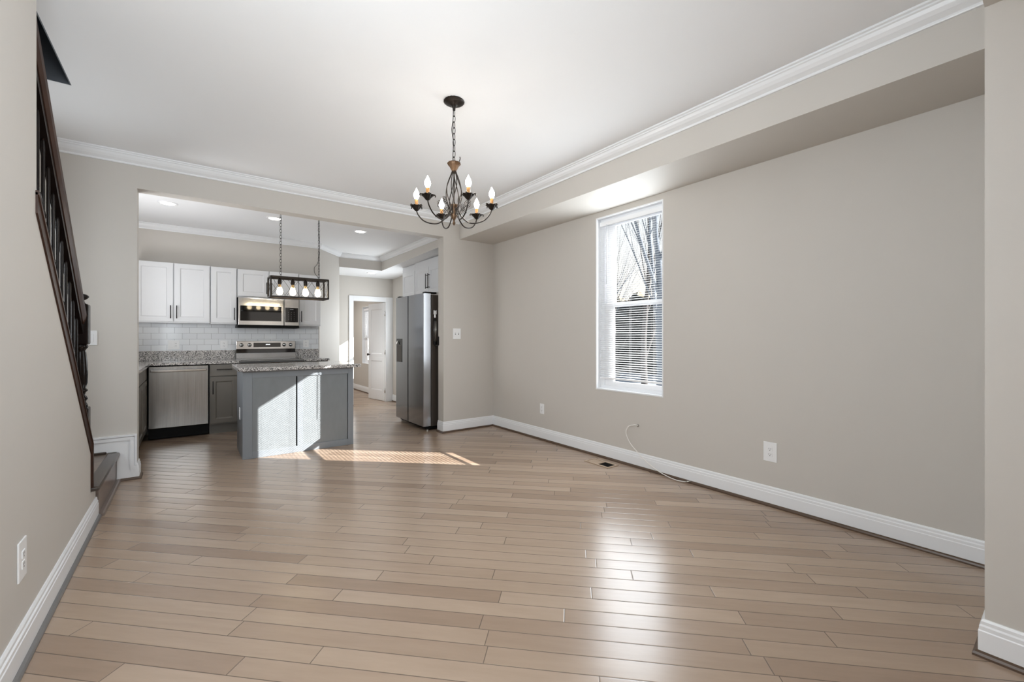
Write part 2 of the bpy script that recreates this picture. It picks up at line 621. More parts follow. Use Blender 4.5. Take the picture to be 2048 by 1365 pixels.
# dining / front room ceiling with the stairwell opening
mb = MB()
mb.prism([(-0.58, -4.6), (3.43, -4.6), (3.43, YB2), (-1.6, YB2), (-1.6, 3.735), (-0.58, 3.735)], 'z', ZC, ZC + 0.30)
struct('ceiling', mb, 'ceil', 'smooth white dining room ceiling', smooth=False)
# kitchen ceiling
mb = MB()
mb.box(-1.15, 3.43, YB2, 8.75, ZK, ZK + 0.40)
struct('ceiling', mb, 'ceil', 'raised white kitchen ceiling with round downlights', smooth=False)


def soff_z(y):
    return 2.410 + 0.024 * (7.6 - y)


# lowered kitchen soffit round the raised ceiling: greige sides, white underside
mb = MB()
pl = [(2.780, YB2), (XR, YB2), (XR, YD), (2.0, YD), (2.0, 7.62), (2.780, 7.62)]
A = [mb.bm.verts.new((x, y, soff_z(y))) for x, y in pl]
B = [mb.bm.verts.new((x, y, ZK + 0.01)) for x, y in pl]
f = mb.bm.faces.new(A)
f.material_index = 1
mb.bm.faces.new(B[::-1])
for i in range(6):
    mb.bm.faces.new((A[i], A[(i + 1) % 6], B[(i + 1) % 6], B[i]))
struct('ceiling_soffit', mb, ['wall', 'ceil'], 'lowered ceiling border over the refrigerator and rear door', smooth=False)

# left wall, full height then cut down along the stair
mb = MB()
mb.prism([(-4.6, -0.2), (3.955, -0.2), (3.955, 0.213), (3.775, 0.213), (3.775, 0.505), (2.575, 1.745), (2.575, ZC + 0.3), (-4.6, ZC + 0.3)], 'x', XL - 0.11, XL)
struct('wall_left', mb, 'wall', 'greige wall left of the camera, cut down along the stair', smooth=False)

# right wall with three windows
W1 = (2.205, 2.984, 0.674, 2.415)
W2 = (7.22, 7.98, 0.86, 1.87)
W3 = (9.35, 10.40, 0.58, 1.93)
mb = MB()
XO = 3.440
ycuts = [-4.6, W1[0], W1[1], W2[0], W2[1], W3[0], W3[1], 12.6]
for i, (a, b) in enumerate(zip(ycuts, ycuts[1:])):
    if i % 2 == 0:
        mb.box(XR, XO, a, b, -0.3, 3.05)
    else:
        w = (W1, W2, W3)[i // 2]
        mb.box(XR, XO, a, b, -0.3, w[2])
        mb.box(XR, XO, a, b, w[3], 3.05)
struct('wall_right', mb, 'wall', 'long greige wall with the window', smooth=False)

# dividing wall with the kitchen opening
mb = MB()
mb.prism([(-1.5, -0.2), (JL, -0.2), (JL, ZH), (JR, ZH), (JR, -0.2), (XR, -0.2), (XR, ZC), (-1.5, ZC)], 'y', YB, YB2)
struct('wall_back', mb, 'wall', 'greige wall with the wide kitchen opening', smooth=False)

# soffit along the right wall
mb = MB()
mb.box(XS, XR, 0.22, YB, 2.470, ZC)
struct('wall_soffit', mb, 'wall', 'boxed soffit running along the top of the right wall', smooth=False)

# cased opening behind the camera: stub on the right and header above
mb = MB()
mb.box(2.398, XR, 0.075, 0.222, -0.2, ZC)
mb.box(XL, 2.398, 0.075, 0.222, 2.446, ZC)
struct('wall_front', mb, 'wall', 'greige wall end at the right edge of the view', smooth=False)

# front room end wall with two windows
mb = MB()
for a, b in ((-0.62, 0.0), (1.30, 1.70), (3.0, 3.5)):
    mb.box(a, b, -4.72, -4.5, -0.2, ZC + 0.3)
for a, b in ((0.0, 1.30), (1.70, 3.0)):
    mb.box(a, b, -4.72, -4.5, -0.2, 0.62)
    mb.box(a, b, -4.72, -4.5, 2.38, ZC + 0.3)
struct('wall_front', mb, 'wall', 'front room end wall with two windows', smooth=False)

# stairwell walls, up through the ceiling opening
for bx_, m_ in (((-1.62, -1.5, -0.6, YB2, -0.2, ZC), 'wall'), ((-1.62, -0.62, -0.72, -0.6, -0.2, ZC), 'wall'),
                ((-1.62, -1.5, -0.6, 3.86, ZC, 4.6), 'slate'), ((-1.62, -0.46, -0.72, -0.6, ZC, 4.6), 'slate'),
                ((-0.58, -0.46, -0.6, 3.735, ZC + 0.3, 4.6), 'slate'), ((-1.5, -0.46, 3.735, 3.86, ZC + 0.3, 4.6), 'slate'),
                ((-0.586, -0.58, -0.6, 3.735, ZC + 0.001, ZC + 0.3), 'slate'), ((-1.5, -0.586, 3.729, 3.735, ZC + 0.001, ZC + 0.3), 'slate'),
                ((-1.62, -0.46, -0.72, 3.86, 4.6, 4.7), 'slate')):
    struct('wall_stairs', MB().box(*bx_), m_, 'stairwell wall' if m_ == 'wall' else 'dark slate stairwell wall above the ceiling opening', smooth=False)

# kitchen walls
mb = MB()
mb.box(-1.15, -0.985, YB2, YK + 0.1, -0.2, ZK)
struct('wall_kitchen_left', mb, 'wall', 'kitchen side wall behind the sink run', smooth=False)
mb = MB()
mb.prism([(-1.15, YK), (1.603, YK), (2.045, 7.63), (2.045, YD + 0.12), (1.90, YD + 0.12), (1.90, 7.72), (1.54, YK + 0.14), (-1.15, YK + 0.14)], 'z', -0.3, ZK)
struct('wall_kitchen_back', mb, 'wall', 'kitchen back wall with its angled corner', smooth=False)
mb = MB()
DX0, DX1, DZ = 2.517, 3.180, 1.930
mb.prism([(2.0, -0.3), (DX0, -0.3), (DX0, DZ), (DX1, DZ), (DX1, -0.3), (XR, -0.3), (XR, ZK), (2.0, ZK)], 'y', YD, YD + 0.12)
struct('wall_rear', mb, 'wall', 'wall with the rear doorway', smooth=False)
# rear room
mb = MB()
mb.box(0.4, XR, 12.0, 12.12, -0.3, 2.6)
mb.box(0.4, 0.52, YD + 0.12, 12.0, -0.3, 2.6)
mb.box(0.4, 2.0, YD + 0.10, YD + 0.2, -0.3, 2.6)
struct('wall_rear_room', mb, 'wall', 'greige walls of the room beyond the door', smooth=False)
mb = MB()
mb.box(0.4, XR, YD + 0.12, 12.1, 2.34, 2.75)
struct('ceiling', mb, 'ceil', 'white ceiling of the room beyond the door', smooth=False)

# ------------------------------------------------------------------ crown moulding
cr = [(0, 0), (0.011, 0), (0.014, 0.006), (0.014, 0.014), (0.024, 0.020), (0.040, 0.030), (0.054, 0.046), (0.062, 0.062), (0.070, 0.066), (0.070, 0.074), (0.081, 0.078), (0.081, 0.0885), (0, 0.0885)]
zb = ZC - 0.0885
mb = MB()
mb.sweep([(-1.5, YB), (XS, YB), (XS, 0.222)], [(u, zb + v) for u, v in cr], [(0, -1), (-1, -1), (-1, 0)])
struct('trim_1', mb, 'trim', 'white crown moulding round the dining room ceiling')
k = 0.072 / 0.0885
zb = ZK - 0.072
mb = MB()
a22 = math.tan(R(25.0))
mb.sweep([(-0.985, YK), (1.603, YK), (2.045, 7.62), (2.780, 7.62), (2.780, YB2)], [(u * k, zb + v * k) for u, v in cr],
         [(0, -1), (0.43, -1), (0.43, -1), (-1, -1), (-1, 0)])
struct('trim_2', mb, 'trim', 'white crown moulding round the raised kitchen ceiling')

# ------------------------------------------------------------------ baseboards
bp_ = [(0, 0.018), (0.016, 0.018), (0.016, 0.094), (0.0135, 0.098), (0.0135, 0.112), (0.009, 0.118), (0.009, 0.130), (0.005, 0.138), (0, 0.138)]
sh_ = [(0, 0.0), (0.030, 0.0), (0.030, 0.008), (0.026, 0.016), (0.018, 0.021), (0, 0.021)]


def baseboard(name, path, outs, label, shoe='shoe'):
    o = struct(name, MB().sweep(path, bp_, outs), 'trim', label)
    MB().sweep(path, sh_, outs).build('shoe_moulding', shoe, o)
    return o


baseboard('baseboard_right', [(XR, 0.222), (XR, YB), (JR, YB), (JR, YB2)], [(-1, 0), (-1, -1), (-1, -1), (-1, 0)], 'white baseboard along the window wall and opening return')
baseboard('baseboard_left', [(XL, -4.5), (XL, 3.955)], [(1, 0), (1, 0)], 'white baseboard along the left wall', 'shoe_grey')
baseboard('baseboard_front', [(XR, 0.222), (2.398, 0.222), (2.398, 0.075)], [(0, 1), (-1, 1), (-1, 0)], 'white baseboard round the wall end on the right')
b = baseboard('baseboard_rear', [(XR, YD + 0.12), (XR, 12.0)], [(-1, 0), (-1, 0)], 'white baseboard in the room beyond the door')
b.location.z = ZF
b = baseboard('baseboard_kitchen', [(XR, 7.2), (XR, YD), (3.30, YD)], [(-1, 0), (-1, -1), (0, -1)], 'white baseboard beside the rear door')
b.location.z = ZF
# stepped skirting on the back wall at the landing, wrapping the left jamb
mb = MB()
yf = YB - 0.016
mb.prism([(-1.5, 0.25), (-0.484, 0.25), (-0.484, 0.02), (JL, 0.02), (JL, 0.382), (-1.5, 0.382)], 'y', yf, YB)
struct('baseboard_back', mb, 'trim', 'stepped white skirting above the stair landing', smooth=False)
sk = bpy.data.objects[-1] if False else [o for o in COL.objects if o.name.startswith('baseboard_back')][-1]
mb = MB()
for d, w, t in ((0.000, 0.012, 0.022), (0.017, 0.026, 0.013)):
    mb.prism([(-1.5, 0.382 - d), (JL - d, 0.382 - d), (JL - d, 0.135 - d), (JL, 0.135 - d), (JL, 0.135 - d - w), (JL - d - w, 0.135 - d - w), (JL - d - w, 0.382 - d - w), (-1.5, 0.382 - d - w)], 'y', yf - t * 0.6, yf + 0.001)
mb.build('moulding', 'trim', sk, smooth=False)
mb = MB()
mb.sweep([(JL - 0.001, YB - 0.018), (JL - 0.001, YB2)], bp_, [(1, 0), (1, 0)])
mb.build('jamb_return', 'trim', sk)
mb = MB()
mb.sweep([(-0.46, YB), (JL, YB), (JL, YB2)], sh_, [(0, -1), (1, -1), (1, 0)])
mb.build('shoe_moulding', 'shoe', sk)

# ------------------------------------------------------------------ windows
def window(n, w, label, sash=True, screen=True):
    y0, y1, z0, z1 = w
    root = thing('window_%d' % n, label, None, (XR, (y0 + y1) / 2, z0), kind='structure')
    t = 0.012
    mb = MB()
    mb.box(XR - 0.002, 3.382, y0, y0 + t, z0, z1)
    mb.box(XR - 0.002, 3.382, y1 - t, y1, z0, z1)
    mb.box(XR - 0.002, 3.382, y0 + t, y1 - t, z1 - t, z1)
    mb.build('reveal_liner', 'trim', root, smooth=False)
    MB().box(XR - 0.004, 3.382, y0 + t, y1 - t, z0, z0 + 0.016, bev=0.003).build('sill', 'trim', root)
    mb = MB()
    yy0, yy1, zz0, zz1 = y0 + t, y1 - t, z0 + 0.016, z1 - t
    fr = 0.028
    mb.box(3.382, 3.442, yy0, yy0 + 0.012, zz0, zz1)
    mb.box(3.382, 3.442, yy1 - 0.045, yy1, zz0, zz1)
    mb.box(3.382, 3.442, yy0 + 0.012, yy1 - 0.045, zz0, zz0 + fr)
    mb.box(3.382, 3.442, yy0 + 0.012, yy1 - 0.045, zz1 - fr, zz1)
    mb.build('frame', 'vinyl', root, smooth=False)
    zm = zz0 + (zz1 - zz0) * 0.487
    a, b = yy0 + 0.012, yy1 - 0.045

    def sash_(name, x0, x1, za, zb, sl, sr, rb, rt):
        m_ = MB()
        m_.box(x0, x1, a, a + sl, za, zb, bev=0.003)
        m_.box(x0, x1, b - sr, b, za, zb, bev=0.003)
        m_.box(x0, x1, a + sl, b - sr, za, za + rb, bev=0.003)
        m_.box(x0, x1, a + sl, b - sr, zb - rt, zb, bev=0.003)
        o = m_.build(name, 'vinyl', root)
        xm = (x0 + x1) / 2
        MB().box(xm - 0.002, xm + 0.002, a + sl, b - sr, za + rb, zb - rt).build('pane', 'glass', o, smooth=False)
        return o
    sash_('lower_sash', 3.388, 3.410, zz0 + fr, zm + 0.02, 0.020, 0.112, 0.045, 0.035)
    sash_('upper_sash', 3.413, 3.435, zm - 0.015, zz1 - fr, 0.020, 0.112, 0.035, 0.052)
    if screen:
        m_ = MB()
        m_.face([(3.438, a, zz0 + fr), (3.438, b, zz0 + fr), (3.438, b, zm), (3.438, a, zm)])
        m_.build('insect_screen', 'screen', root, smooth=False)
    return root


window(1, W1, 'tall double-hung white vinyl window in the right wall')
window(2, W2, 'small white kitchen window behind the refrigerator', screen=False)
window(3, W3, 'white window seen through the rear doorway', screen=False)


def blind(label, w, xb, drop, pitch, tilt, wand=True):
    y0, y1, z0, z1 = w
    ya, yb = y0 + 0.022, y1 - 0.022
    root = thing('window_blind', label, 'blind', (xb, (y0 + y1) / 2, z1 - 0.05))
    MB().box(xb - 0.014, xb + 0.016, ya, yb, z1 - 0.088, z1 - 0.042, bev=0.004).build('headrail', 'vinyl', root)
    mb = MB()
    zt = z1 - 0.100
    zbm = drop
    n = int((zt - zbm) / pitch)
    hw = 0.0115
    for i in range(n):
        z = zbm + 0.02 + i * pitch
        c, s_ = math.cos(tilt), math.sin(tilt)
        pr = [(-hw, 0.0), (-hw * 0.5, 0.0013), (0, 0.0018), (hw * 0.5, 0.0013), (hw, 0.0)]
        prev = None
        for (u, v) in pr:
            x, zz = xb + u * c - v * s_, z + u * s_ + v * c
            cur = (mb.bm.verts.new((x, ya + 0.004, zz)), mb.bm.verts.new((x, yb - 0.004, zz)))
            if prev:
                mb.bm.faces.new((prev[0], prev[1], cur[1], cur[0]))
            prev = cur
    mb.build('slats', 'slat', root)
    MB().box(xb - 0.012, xb + 0.012, ya + 0.003, yb - 0.003, zbm - 0.016, zbm + 0.002, bev=0.003).build('bottom_rail', 'vinyl', root)
    for fy in (0.14, 0.5, 0.86):
        y = ya + (yb - ya) * fy
        mb = MB()
        for dx in (-0.0125, 0.0125):
            mb.tube([(xb + dx, y, zbm), (xb + dx, y, zt)], 0.0008, 5)
        mb.build('ladder_cord', 'vinyl', root)
    if wand:
        MB().tube([(xb - 0.022, yb - 0.10, zt + 0.02), (xb - 0.026, yb - 0.10, zt - 0.58)], 0.0032, 6).build('tilt_wand', 'mid_grey', root)
    return root


blind('white horizontal mini blind hanging in the tall right wall window', W1, 3.360, 0.800, 0.0213, R(19))
blind('white horizontal blind half raised in the window beyond the rear door', W3, 3.360, 1.20, 0.0235, R(35), wand=False)

# ------------------------------------------------------------------ rear door
root = thing('door_1', 'white panelled door standing open with white casing', None, (DX1, YD, ZF), kind='structure')
mb = MB()
mb.box(DX0 - 0.072, DX0, YD - 0.018, YD, ZF, DZ + 0.085, bev=0.004)
mb.box(DX1, XR - 0.001, YD - 0.018, YD, ZF, DZ + 0.085, bev=0.004)
mb.box(DX0, DX1, YD - 0.018, YD, DZ, DZ + 0.085, bev=0.004)
mb.box(DX0 - 0.001, DX0 + 0.012, YD - 0.018, YD + 0.12, ZF, DZ)
mb.box(DX1 - 0.012, DX1 + 0.001, YD - 0.018, YD + 0.12, ZF, DZ)
mb.box(DX0 + 0.012, DX1 - 0.012, YD - 0.018, YD + 0.12, DZ - 0.012, DZ + 0.001)
mb.build('casing', 'trim', root)
ang = R(10.5)
U = Vector((-math.sin(ang), math.cos(ang), 0))
N = Vector((-math.cos(ang), -math.sin(ang), 0))
O = Vector((DX1 - 0.018, YD + 0.035, ZF + 0.01))
Lw, Lh = 0.645, DZ - 0.012 - ZF - 0.02
mb = MB()
mb.panel(O, U, N, Lw, Lh * 0.44, 0.035, (0.11, 0.11, 0.20, 0.07), 0.009, 0.016)
mb.panel(O + Vector((0, 0, Lh * 0.44)), U, N, Lw, Lh * 0.56, 0.035, (0.11, 0.11, 0.07, 0.12), 0.009, 0.016)
leaf = mb.build('door_leaf', 'trim', root, smooth=False)
for hz in (0.22, 1.0, 1.78):
    MB().lathe([(0.010, -0.045), (0.010, 0.045)], (DX1 - 0.020, YD + 0.018, ZF + hz), 10).build('hinge', 'chrome', leaf)
kp = O + U * (Lw - 0.06) + Vector((0, 0, 0.93))
mb = MB()
mb.tube([kp, kp + N * 0.035], 0.010, 10)
mb.tube([kp + N * 0.030, kp + N * 0.038, kp + N * 0.055, kp + N * 0.062], [0.014, 0.026, 0.026, 0.012], 14)
mb.build('knob', 'bronze', leaf)

# ------------------------------------------------------------------ stair
root = thing('staircase', 'dark wooden stair with a landing step facing the room', 'stairs', (-1.0, 4.3, 0))
MB().box(-1.49, -0.497, 3.80, YB - 0.016, 0.215, 0.243).build('landing', 'stair', root, smooth=False)
mb = MB()
mb.box(-0.545, -0.462, 3.79, YB - 0.017, 0.2145, 0.2455, bev=0.012, seg=3)
mb.build('nosing', 'nosing', root)
MB().box(-0.515, -0.487, 3.957, YB - 0.017, 0.02, 0.215).build('riser', 'riser', root, smooth=False)
MB().sweep([(-0.487, 3.96), (-0.487, YB - 0.018)], sh_, [(1, 0), (1, 0)]).build('shoe_moulding', 'riser', root)
MB().box(-1.49, -0.545, YB - 0.040, YB - 0.0165, 0.243, 0.262, bev=0.006).build('edge_moulding', 'nosing', root)
NST = 12
for i in range(NST):
    y1 = 3.80 - 0.195 * i
    z1 = 0.245 + 0.205 * (i + 1)
    MB().box(-1.495, -0.645, y1 - 0.215, y1 + 0.02, z1 - 0.025, z1, bev=0.008).build('tread', 'nosing', root)
    MB().box(-1.495, -0.645, y1 - 0.02, y1, z1 - 0.205, z1 - 0.025).build('riser', 'riser', root, smooth=False)

# railing on the cut-down wall
root = thing('stair_railing', 'glossy dark wooden stair railing with turned balusters on the left wall', 'railing', (-0.556, 3.775, 0.243))
SL = -1.025


def cap_z(y):
    return 0.548 + (3.775 - y) * 1.025


def rail_z(y):
    return 1.385 + (3.775 - y) * 1.095


mb = MB()
mb.prism([(3.800, cap_z(3.80) - 0.085), (3.800, cap_z(3.80)), (2.560, cap_z(2.56)), (2.560, cap_z(2.56) - 0.085)], 'x', XL - 0.116, XL + 0.007)
mb.prism([(3.800, cap_z(3.80) - 0.010), (3.800, cap_z(3.80) + 0.008), (2.560, cap_z(2.56) + 0.008), (2.560, cap_z(2.56) - 0.010)], 'x', XL - 0.118, XL + 0.011)
mb.prism([(3.777, 0.246), (3.803, 0.246), (3.803, cap_z(3.80)), (3.777, cap_z(3.777))], 'x', XL - 0.112, XL + 0.012)
mb.build('stringer_cap', 'railwood', root, smooth=False)
# handrail: moulded section swept down the slope
y0, y1 = 2.43, 3.80
sec = [(-0.030, -0.030), (-0.020, -0.052), (0.020, -0.052), (0.030, -0.030), (0.034, -0.010), (0.028, 0.010), (0.014, 0.020), (-0.014, 0.020), (-0.028, 0.010), (-0.034, -0.010)]
mb = MB()
A = [mb.bm.verts.new((-0.556 + u, y0, rail_z(y0) + v * 1.45)) for u, v in sec]
B = [mb.bm.verts.new((-0.556 + u, y1, rail_z(y1) + v * 1.45)) for u, v in sec]
n = len(sec)
for j in range(n):
    mb.bm.faces.new((A[j], A[(j + 1) % n], B[(j + 1) % n], B[j]))
mb.bm.faces.new(A[::-1])
mb.bm.faces.new(B)
mb.build('handrail', 'railwood', root, angle=50)
mb = MB()
mb.prism([(y1, rail_z(y1) - 0.135), (y1, rail_z(y1) - 0.074), (y0, rail_z(y0) - 0.074), (y0, rail_z(y0) - 0.135)], 'x', -0.556 - 0.017, -0.556 + 0.017)
mb.build('subrail', 'darkwood', root, smooth=False)
# newel
nx, ny = -0.558, 3.842
mb = MB()
mb.box(nx - 0.043, nx + 0.043, ny - 0.043, ny + 0.043, 1.155, 1.415, bev=0.010)
mb.box(nx - 0.043, nx + 0.043, ny - 0.043, ny + 0.043, 0.246, 0.755, bev=0.008)
mb.lathe([(0.030, 1.16), (0.036, 1.150), (0.038, 1.140), (0.030, 1.128), (0.024, 1.118), (0.028, 1.105), (0.033, 1.05), (0.036, 0.98), (0.034, 0.91), (0.026, 0.875), (0.034, 0.868), (0.036, 0.860), (0.026, 0.850), (0.022, 0.835), (0.033, 0.818), (0.035, 0.806), (0.025, 0.792), (0.030, 0.780), (0.036, 0.768), (0.036, 0.750)][::-1], (nx, ny, 0), 24)
mb.lathe([(0.030, 1.410), (0.022, 1.425), (0.016, 1.438), (0.030, 1.446), (0.041, 1.458), (0.041, 1.466), (0.030, 1.476), (0.010, 1.482)], (nx, ny, 0), 24)
mb.build('newel_post', 'darkwood', root)
# balusters: slim, with a rope twist in the middle
ym = 3.715
i = 0
while ym > 2.50:
    zb_, zt_ = cap_z(ym) + 0.009, rail_z(ym) - 0.130
    h = zt_ - zb_
    mb = MB()
    low = (int(round((3.715 - ym) / 0.094)) % 2 == 0)
    t0, t1 = (0.30, 0.52) if low else (0.12, 0.30)
    prof = []
    for kk in range(0, 61):
        t = kk / 60
        r = 0.0068
        if t < 0.03 or abs(t - t0 + 0.02) < 0.010 or abs(t - t1 - 0.02) < 0.010:
            r = 0.0100
        elif t0 < t < t1:
            r = 0.0040
        prof.append((r, zb_ + h * t))
    mb.lathe(prof, (-0.556, ym, 0), 10)
    for q in range(2):
        pts = []
        for kk in range(32):
            t = t0 - 0.015 + (t1 - t0 + 0.03) * kk / 31
            a = kk / 31 * 2.2 * 2 * math.pi + q * math.pi
            pts.append((-0.556 + 0.0068 * math.cos(a), ym + 0.0068 * math.sin(a), zb_ + h * t))
        mb.tube(pts, 0.0050, 6)
    mb.build('baluster', 'darkwood', root)
    ym -= 0.094
    i += 1
MB().prism([(2.60, cap_z(2.60) + 0.008), (2.60, cap_z(2.60) + 0.022), (2.575, cap_z(2.575) + 0.022), (2.575, cap_z(2.575) + 0.008)], 'x', XL - 0.1, XL + 0.012).build('cap_end', 'darkwood', root, smooth=False)

# ------------------------------------------------------------------ chandelier
rx, ry = math.cos(YAW), -math.sin(YAW)
fx, fy = math.sin(YAW), math.cos(YAW)
CX, CY = 1.385, 2.475
root = thing('chandelier', 'dark bronze six-candle chandelier with lit bulbs hanging from dining ceiling', 'chandelier', (CX, CY, ZC))
C3 = Vector((CX, CY, 0))
MB().lathe([(0.066, ZC - 0.0005), (0.068, ZC - 0.006), (0.064, ZC - 0.010), (0.060, ZC - 0.011), (0.050, ZC - 0.018), (0.047, ZC - 0.018), (0.034, ZC - 0.025), (0.030, ZC - 0.025), (0.014, ZC - 0.033), (0.009, ZC - 0.050), (0.009, ZC - 0.060), (0.004, ZC - 0.064)][::-1], C3, 40,
           mod=lambda a, z: 1 + 0.025 * math.sin(18 * a)).build('canopy', 'bronze', root)


def chain(mb, top, bot, x, y, ln, wd, wr, drift=0.0):
    n = max(1, round((top - bot) / (ln * 0.80)))
    st = (top - bot) / n
    for i in range(n):
        zc = top - st * (i + 0.5)
        hl, hw = st * 0.5 + wr * 1.2, wd / 2
        a0 = (i % 2) * math.pi / 2 + 0.4 + drift * i
        pts = []
        for j in range(14):
            a = 2 * math.pi * j / 14
            u = hw * math.copysign(abs(math.cos(a)) ** 0.8, math.cos(a))
            pts.append((x + u * math.cos(a0), y + u * math.sin(a0), zc + hl * math.copysign(abs(math.sin(a)) ** 0.8, math.sin(a))))
        mb.tube(pts, wr, 6, closed=True)


mb = MB()
chain(mb, ZC - 0.060, 2.345, CX, CY, 0.047, 0.018, 0.0021)
mb.build('chain', 'bronze', root)
MB().tube(catmull([(CX - 0.004, CY, ZC - 0.06), (CX - 0.010 * rx, CY, 2.62), (CX - 0.014 * rx, CY - 0.014 * ry, 2.56), (CX - 0.004, CY, 2.48), (CX - 0.010 * rx, CY, 2.40), (CX - 0.010 * rx, CY, 2.34)]), 0.0024, 6).build('cord', 'black', root)
MB().lathe([(0.012, 2.285), (0.014, 2.292), (0.020, 2.300), (0.030, 2.322), (0.043, 2.338), (0.041, 2.345), (0.030, 2.350), (0.010, 2.352)], C3, 40,
           mod=lambda a, z: 1 + 0.06 * math.sin(12 * a) * (1 if z > 2.30 else 0)).build('top_cup', 'rust', root)
hk = Vector((rx, ry, 0))
MB().tube(catmull([C3 + hk * 0.022 + Vector((0, 0, 2.345)), C3 + hk * 0.032 + Vector((0, 0, 2.352)), C3 + hk * 0.040 + Vector((0, 0, 2.372)), C3 + hk * 0.038 + Vector((0, 0, 2.385))]), 0.0030, 7).build('hook', 'bronze', root)
mb = MB()
mb.tube([C3 + Vector((0, 0, 2.30)), C3 + Vector((0, 0, 1.975))], 0.0045, 8)
for q in range(8):
    a0 = q * math.pi / 4 + 0.2
    tw = 1.5 if q % 2 else -1.5
    pts = []
    for kk in range(15):
        t = kk / 14
        z = 2.298 - 0.315 * t
        r = 0.010 + 0.042 * math.sin(min(1, t * 1.02) * math.pi) ** 1.2 if t < 1 else 0.010
        a = a0 + tw * (t ** 1.4)
        pts.append((CX + r * math.cos(a), CY + r * math.sin(a), z))
    mb.tube(pts, 0.0030, 6)
mb.lathe([(0.010, 2.300), (0.013, 2.290), (0.010, 2.276)][::-1], C3, 14)
mb.build('cage', 'bronze', root)
mb = MB()
mb.lathe([(0.002, 1.935), (0.008, 1.944), (0.010, 1.953), (0.005, 1.963), (0.007, 1.970), (0.016, 1.985), (0.020, 2.000), (0.014, 2.025), (0.018, 2.050), (0.026, 2.062), (0.026, 2.070), (0.012, 2.074)], C3, 18)
mb.build('finial', 'rust', root)
ZCUP = 2.048


def flame(mb, c, z0, h, r):
    pr = [(0.45, 0.0), (0.62, 0.06), (0.92, 0.24), (1.0, 0.36), (0.90, 0.52), (0.60, 0.70), (0.28, 0.86), (0.10, 0.96), (0.03, 1.0)]
    mb.lathe([(r * a, z0 + h * b) for a, b in pr], c, 16)


for kk in range(6):
    a = R(178 + 60 * kk)
    D = Vector((rx * math.cos(a) + fx * math.sin(a), ry * math.cos(a) + fy * math.sin(a), 0))

    def P(r, z):
        return C3 + D * r + Vector((0, 0, z))
    mb = MB()
    mb.tube(catmull([P(0.012, 2.055), P(0.030, 2.030), P(0.055, 1.985), P(0.100, 1.952), P(0.150, 1.950), P(0.200, 1.968), P(0.235, 2.005), P(0.248, ZCUP - 0.012)], 6), 0.0042, 8)
    arm = mb.build('arm', 'bronze', root)
    mb = MB()
    pts = []
    for j in range(30):
        th = j / 29 * 2.2 * 2 * math.pi
        rr = 0.006 + 0.020 * j / 29
        pts.append(P(0.092 + rr * math.cos(-th + 2.0), 2.075 + rr * math.sin(-th + 2.0)))
    pts += catmull([pts[-1], P(0.060, 2.045), P(0.030, 2.010), P(0.014, 1.992)], 5)[1:]
    mb.tube(pts, 0.0020, 6)
    pts = []
    for j in range(18):
        th = j / 17 * 1.4 * 2 * math.pi
        rr = 0.004 + 0.013 * j / 17
        pts.append(P(0.070 + rr * math.cos(th + 1.0), 2.022 + rr * math.sin(th + 1.0)))
    mb.tube(pts, 0.0018, 6)
    mb.build('scroll', 'bronze', arm)
    c = P(0.248, 0)
    mb = MB()
    mb.lathe([(0.006, ZCUP - 0.016), (0.012, ZCUP - 0.012), (0.024, ZCUP + 0.002), (0.031, ZCUP + 0.014), (0.037, ZCUP + 0.018), (0.034, ZCUP + 0.0195), (0.026, ZCUP + 0.012), (0.012, ZCUP + 0.006)], c, 40,
             mod=lambda aa, z: 1 + (0.16 * math.cos(8 * aa) if z > ZCUP + 0.010 else 0))
    for q in range(4):
        b_ = q * math.pi / 2 + 0.3 + kk
        e = Vector((math.cos(b_), math.sin(b_), 0))
        mb.tube(catmull([c + e * 0.030 + Vector((0, 0, ZCUP + 0.014)), c + e * 0.040 + Vector((0, 0, ZCUP + 0.021)), c + e * 0.047 + Vector((0, 0, ZCUP + 0.016)), c + e * 0.046 + Vector((0, 0, ZCUP + 0.008))], 4), [0.003] * 4 + [0.004] * 4 + [0.004] * 4 + [0.003], 6)
    mb.build('drip_pan', 'bronze', arm)
    MB().lathe([(0.0105, ZCUP + 0.004), (0.0105, ZCUP + 0.060), (0.0085, ZCUP + 0.063)], c, 14).build('candle_sleeve', 'sleeve', arm)
    mb = MB()
    flame(mb, c, ZCUP + 0.062, 0.074, 0.0185)
    mb.build('bulb', 'bulb', arm)

# ------------------------------------------------------------------ linear pendant over the island
PX0, PX1, PY0, PY1, PZ0, PZ1 = 0.682, 1.252, 5.120, 5.320, 1.637, 1.848
root = thing('linear_pendant', 'black caged linear pendant with four lit filament bulbs over the island', 'pendant light', ((PX0 + PX1) / 2, 5.22, ZK))
mb = MB()
q = 0.0075
for y in (PY0, PY1):
    for z in (PZ0, PZ1):
        mb.box(PX0, PX1, y - q, y + q, z - q, z + q, bev=0.001, seg=1)
    for x in (PX0, PX1):
        mb.box(x - q, x + q, y - q, y + q, PZ0, PZ1, bev=0.001, seg=1)
for x in (PX0, PX1):
    for z in (PZ0, PZ1):
        mb.box(x - q, x + q, PY0, PY1, z - q, z + q, bev=0.001, seg=1)
mb.box(PX0, PX1, 5.205, 5.235, PZ1 - 0.008, PZ1 + 0.006, bev=0.001, seg=1)
mb.build('frame', 'bronze', root)
for y in (PY0, PY1):
    mb = MB()
    w = (PX1 - PX0) / 4
    for j in range(4):
        xa, xb = PX0 + w * j, PX0 + w * (j + 1)
        mb.tube([(xa, y, PZ0), (xb, y, PZ1)], 0.0017, 6)
        mb.tube([(xa, y, PZ1), (xb, y, PZ0)], 0.0017, 6)
    mb.build('cross_wires', 'bronze', root)
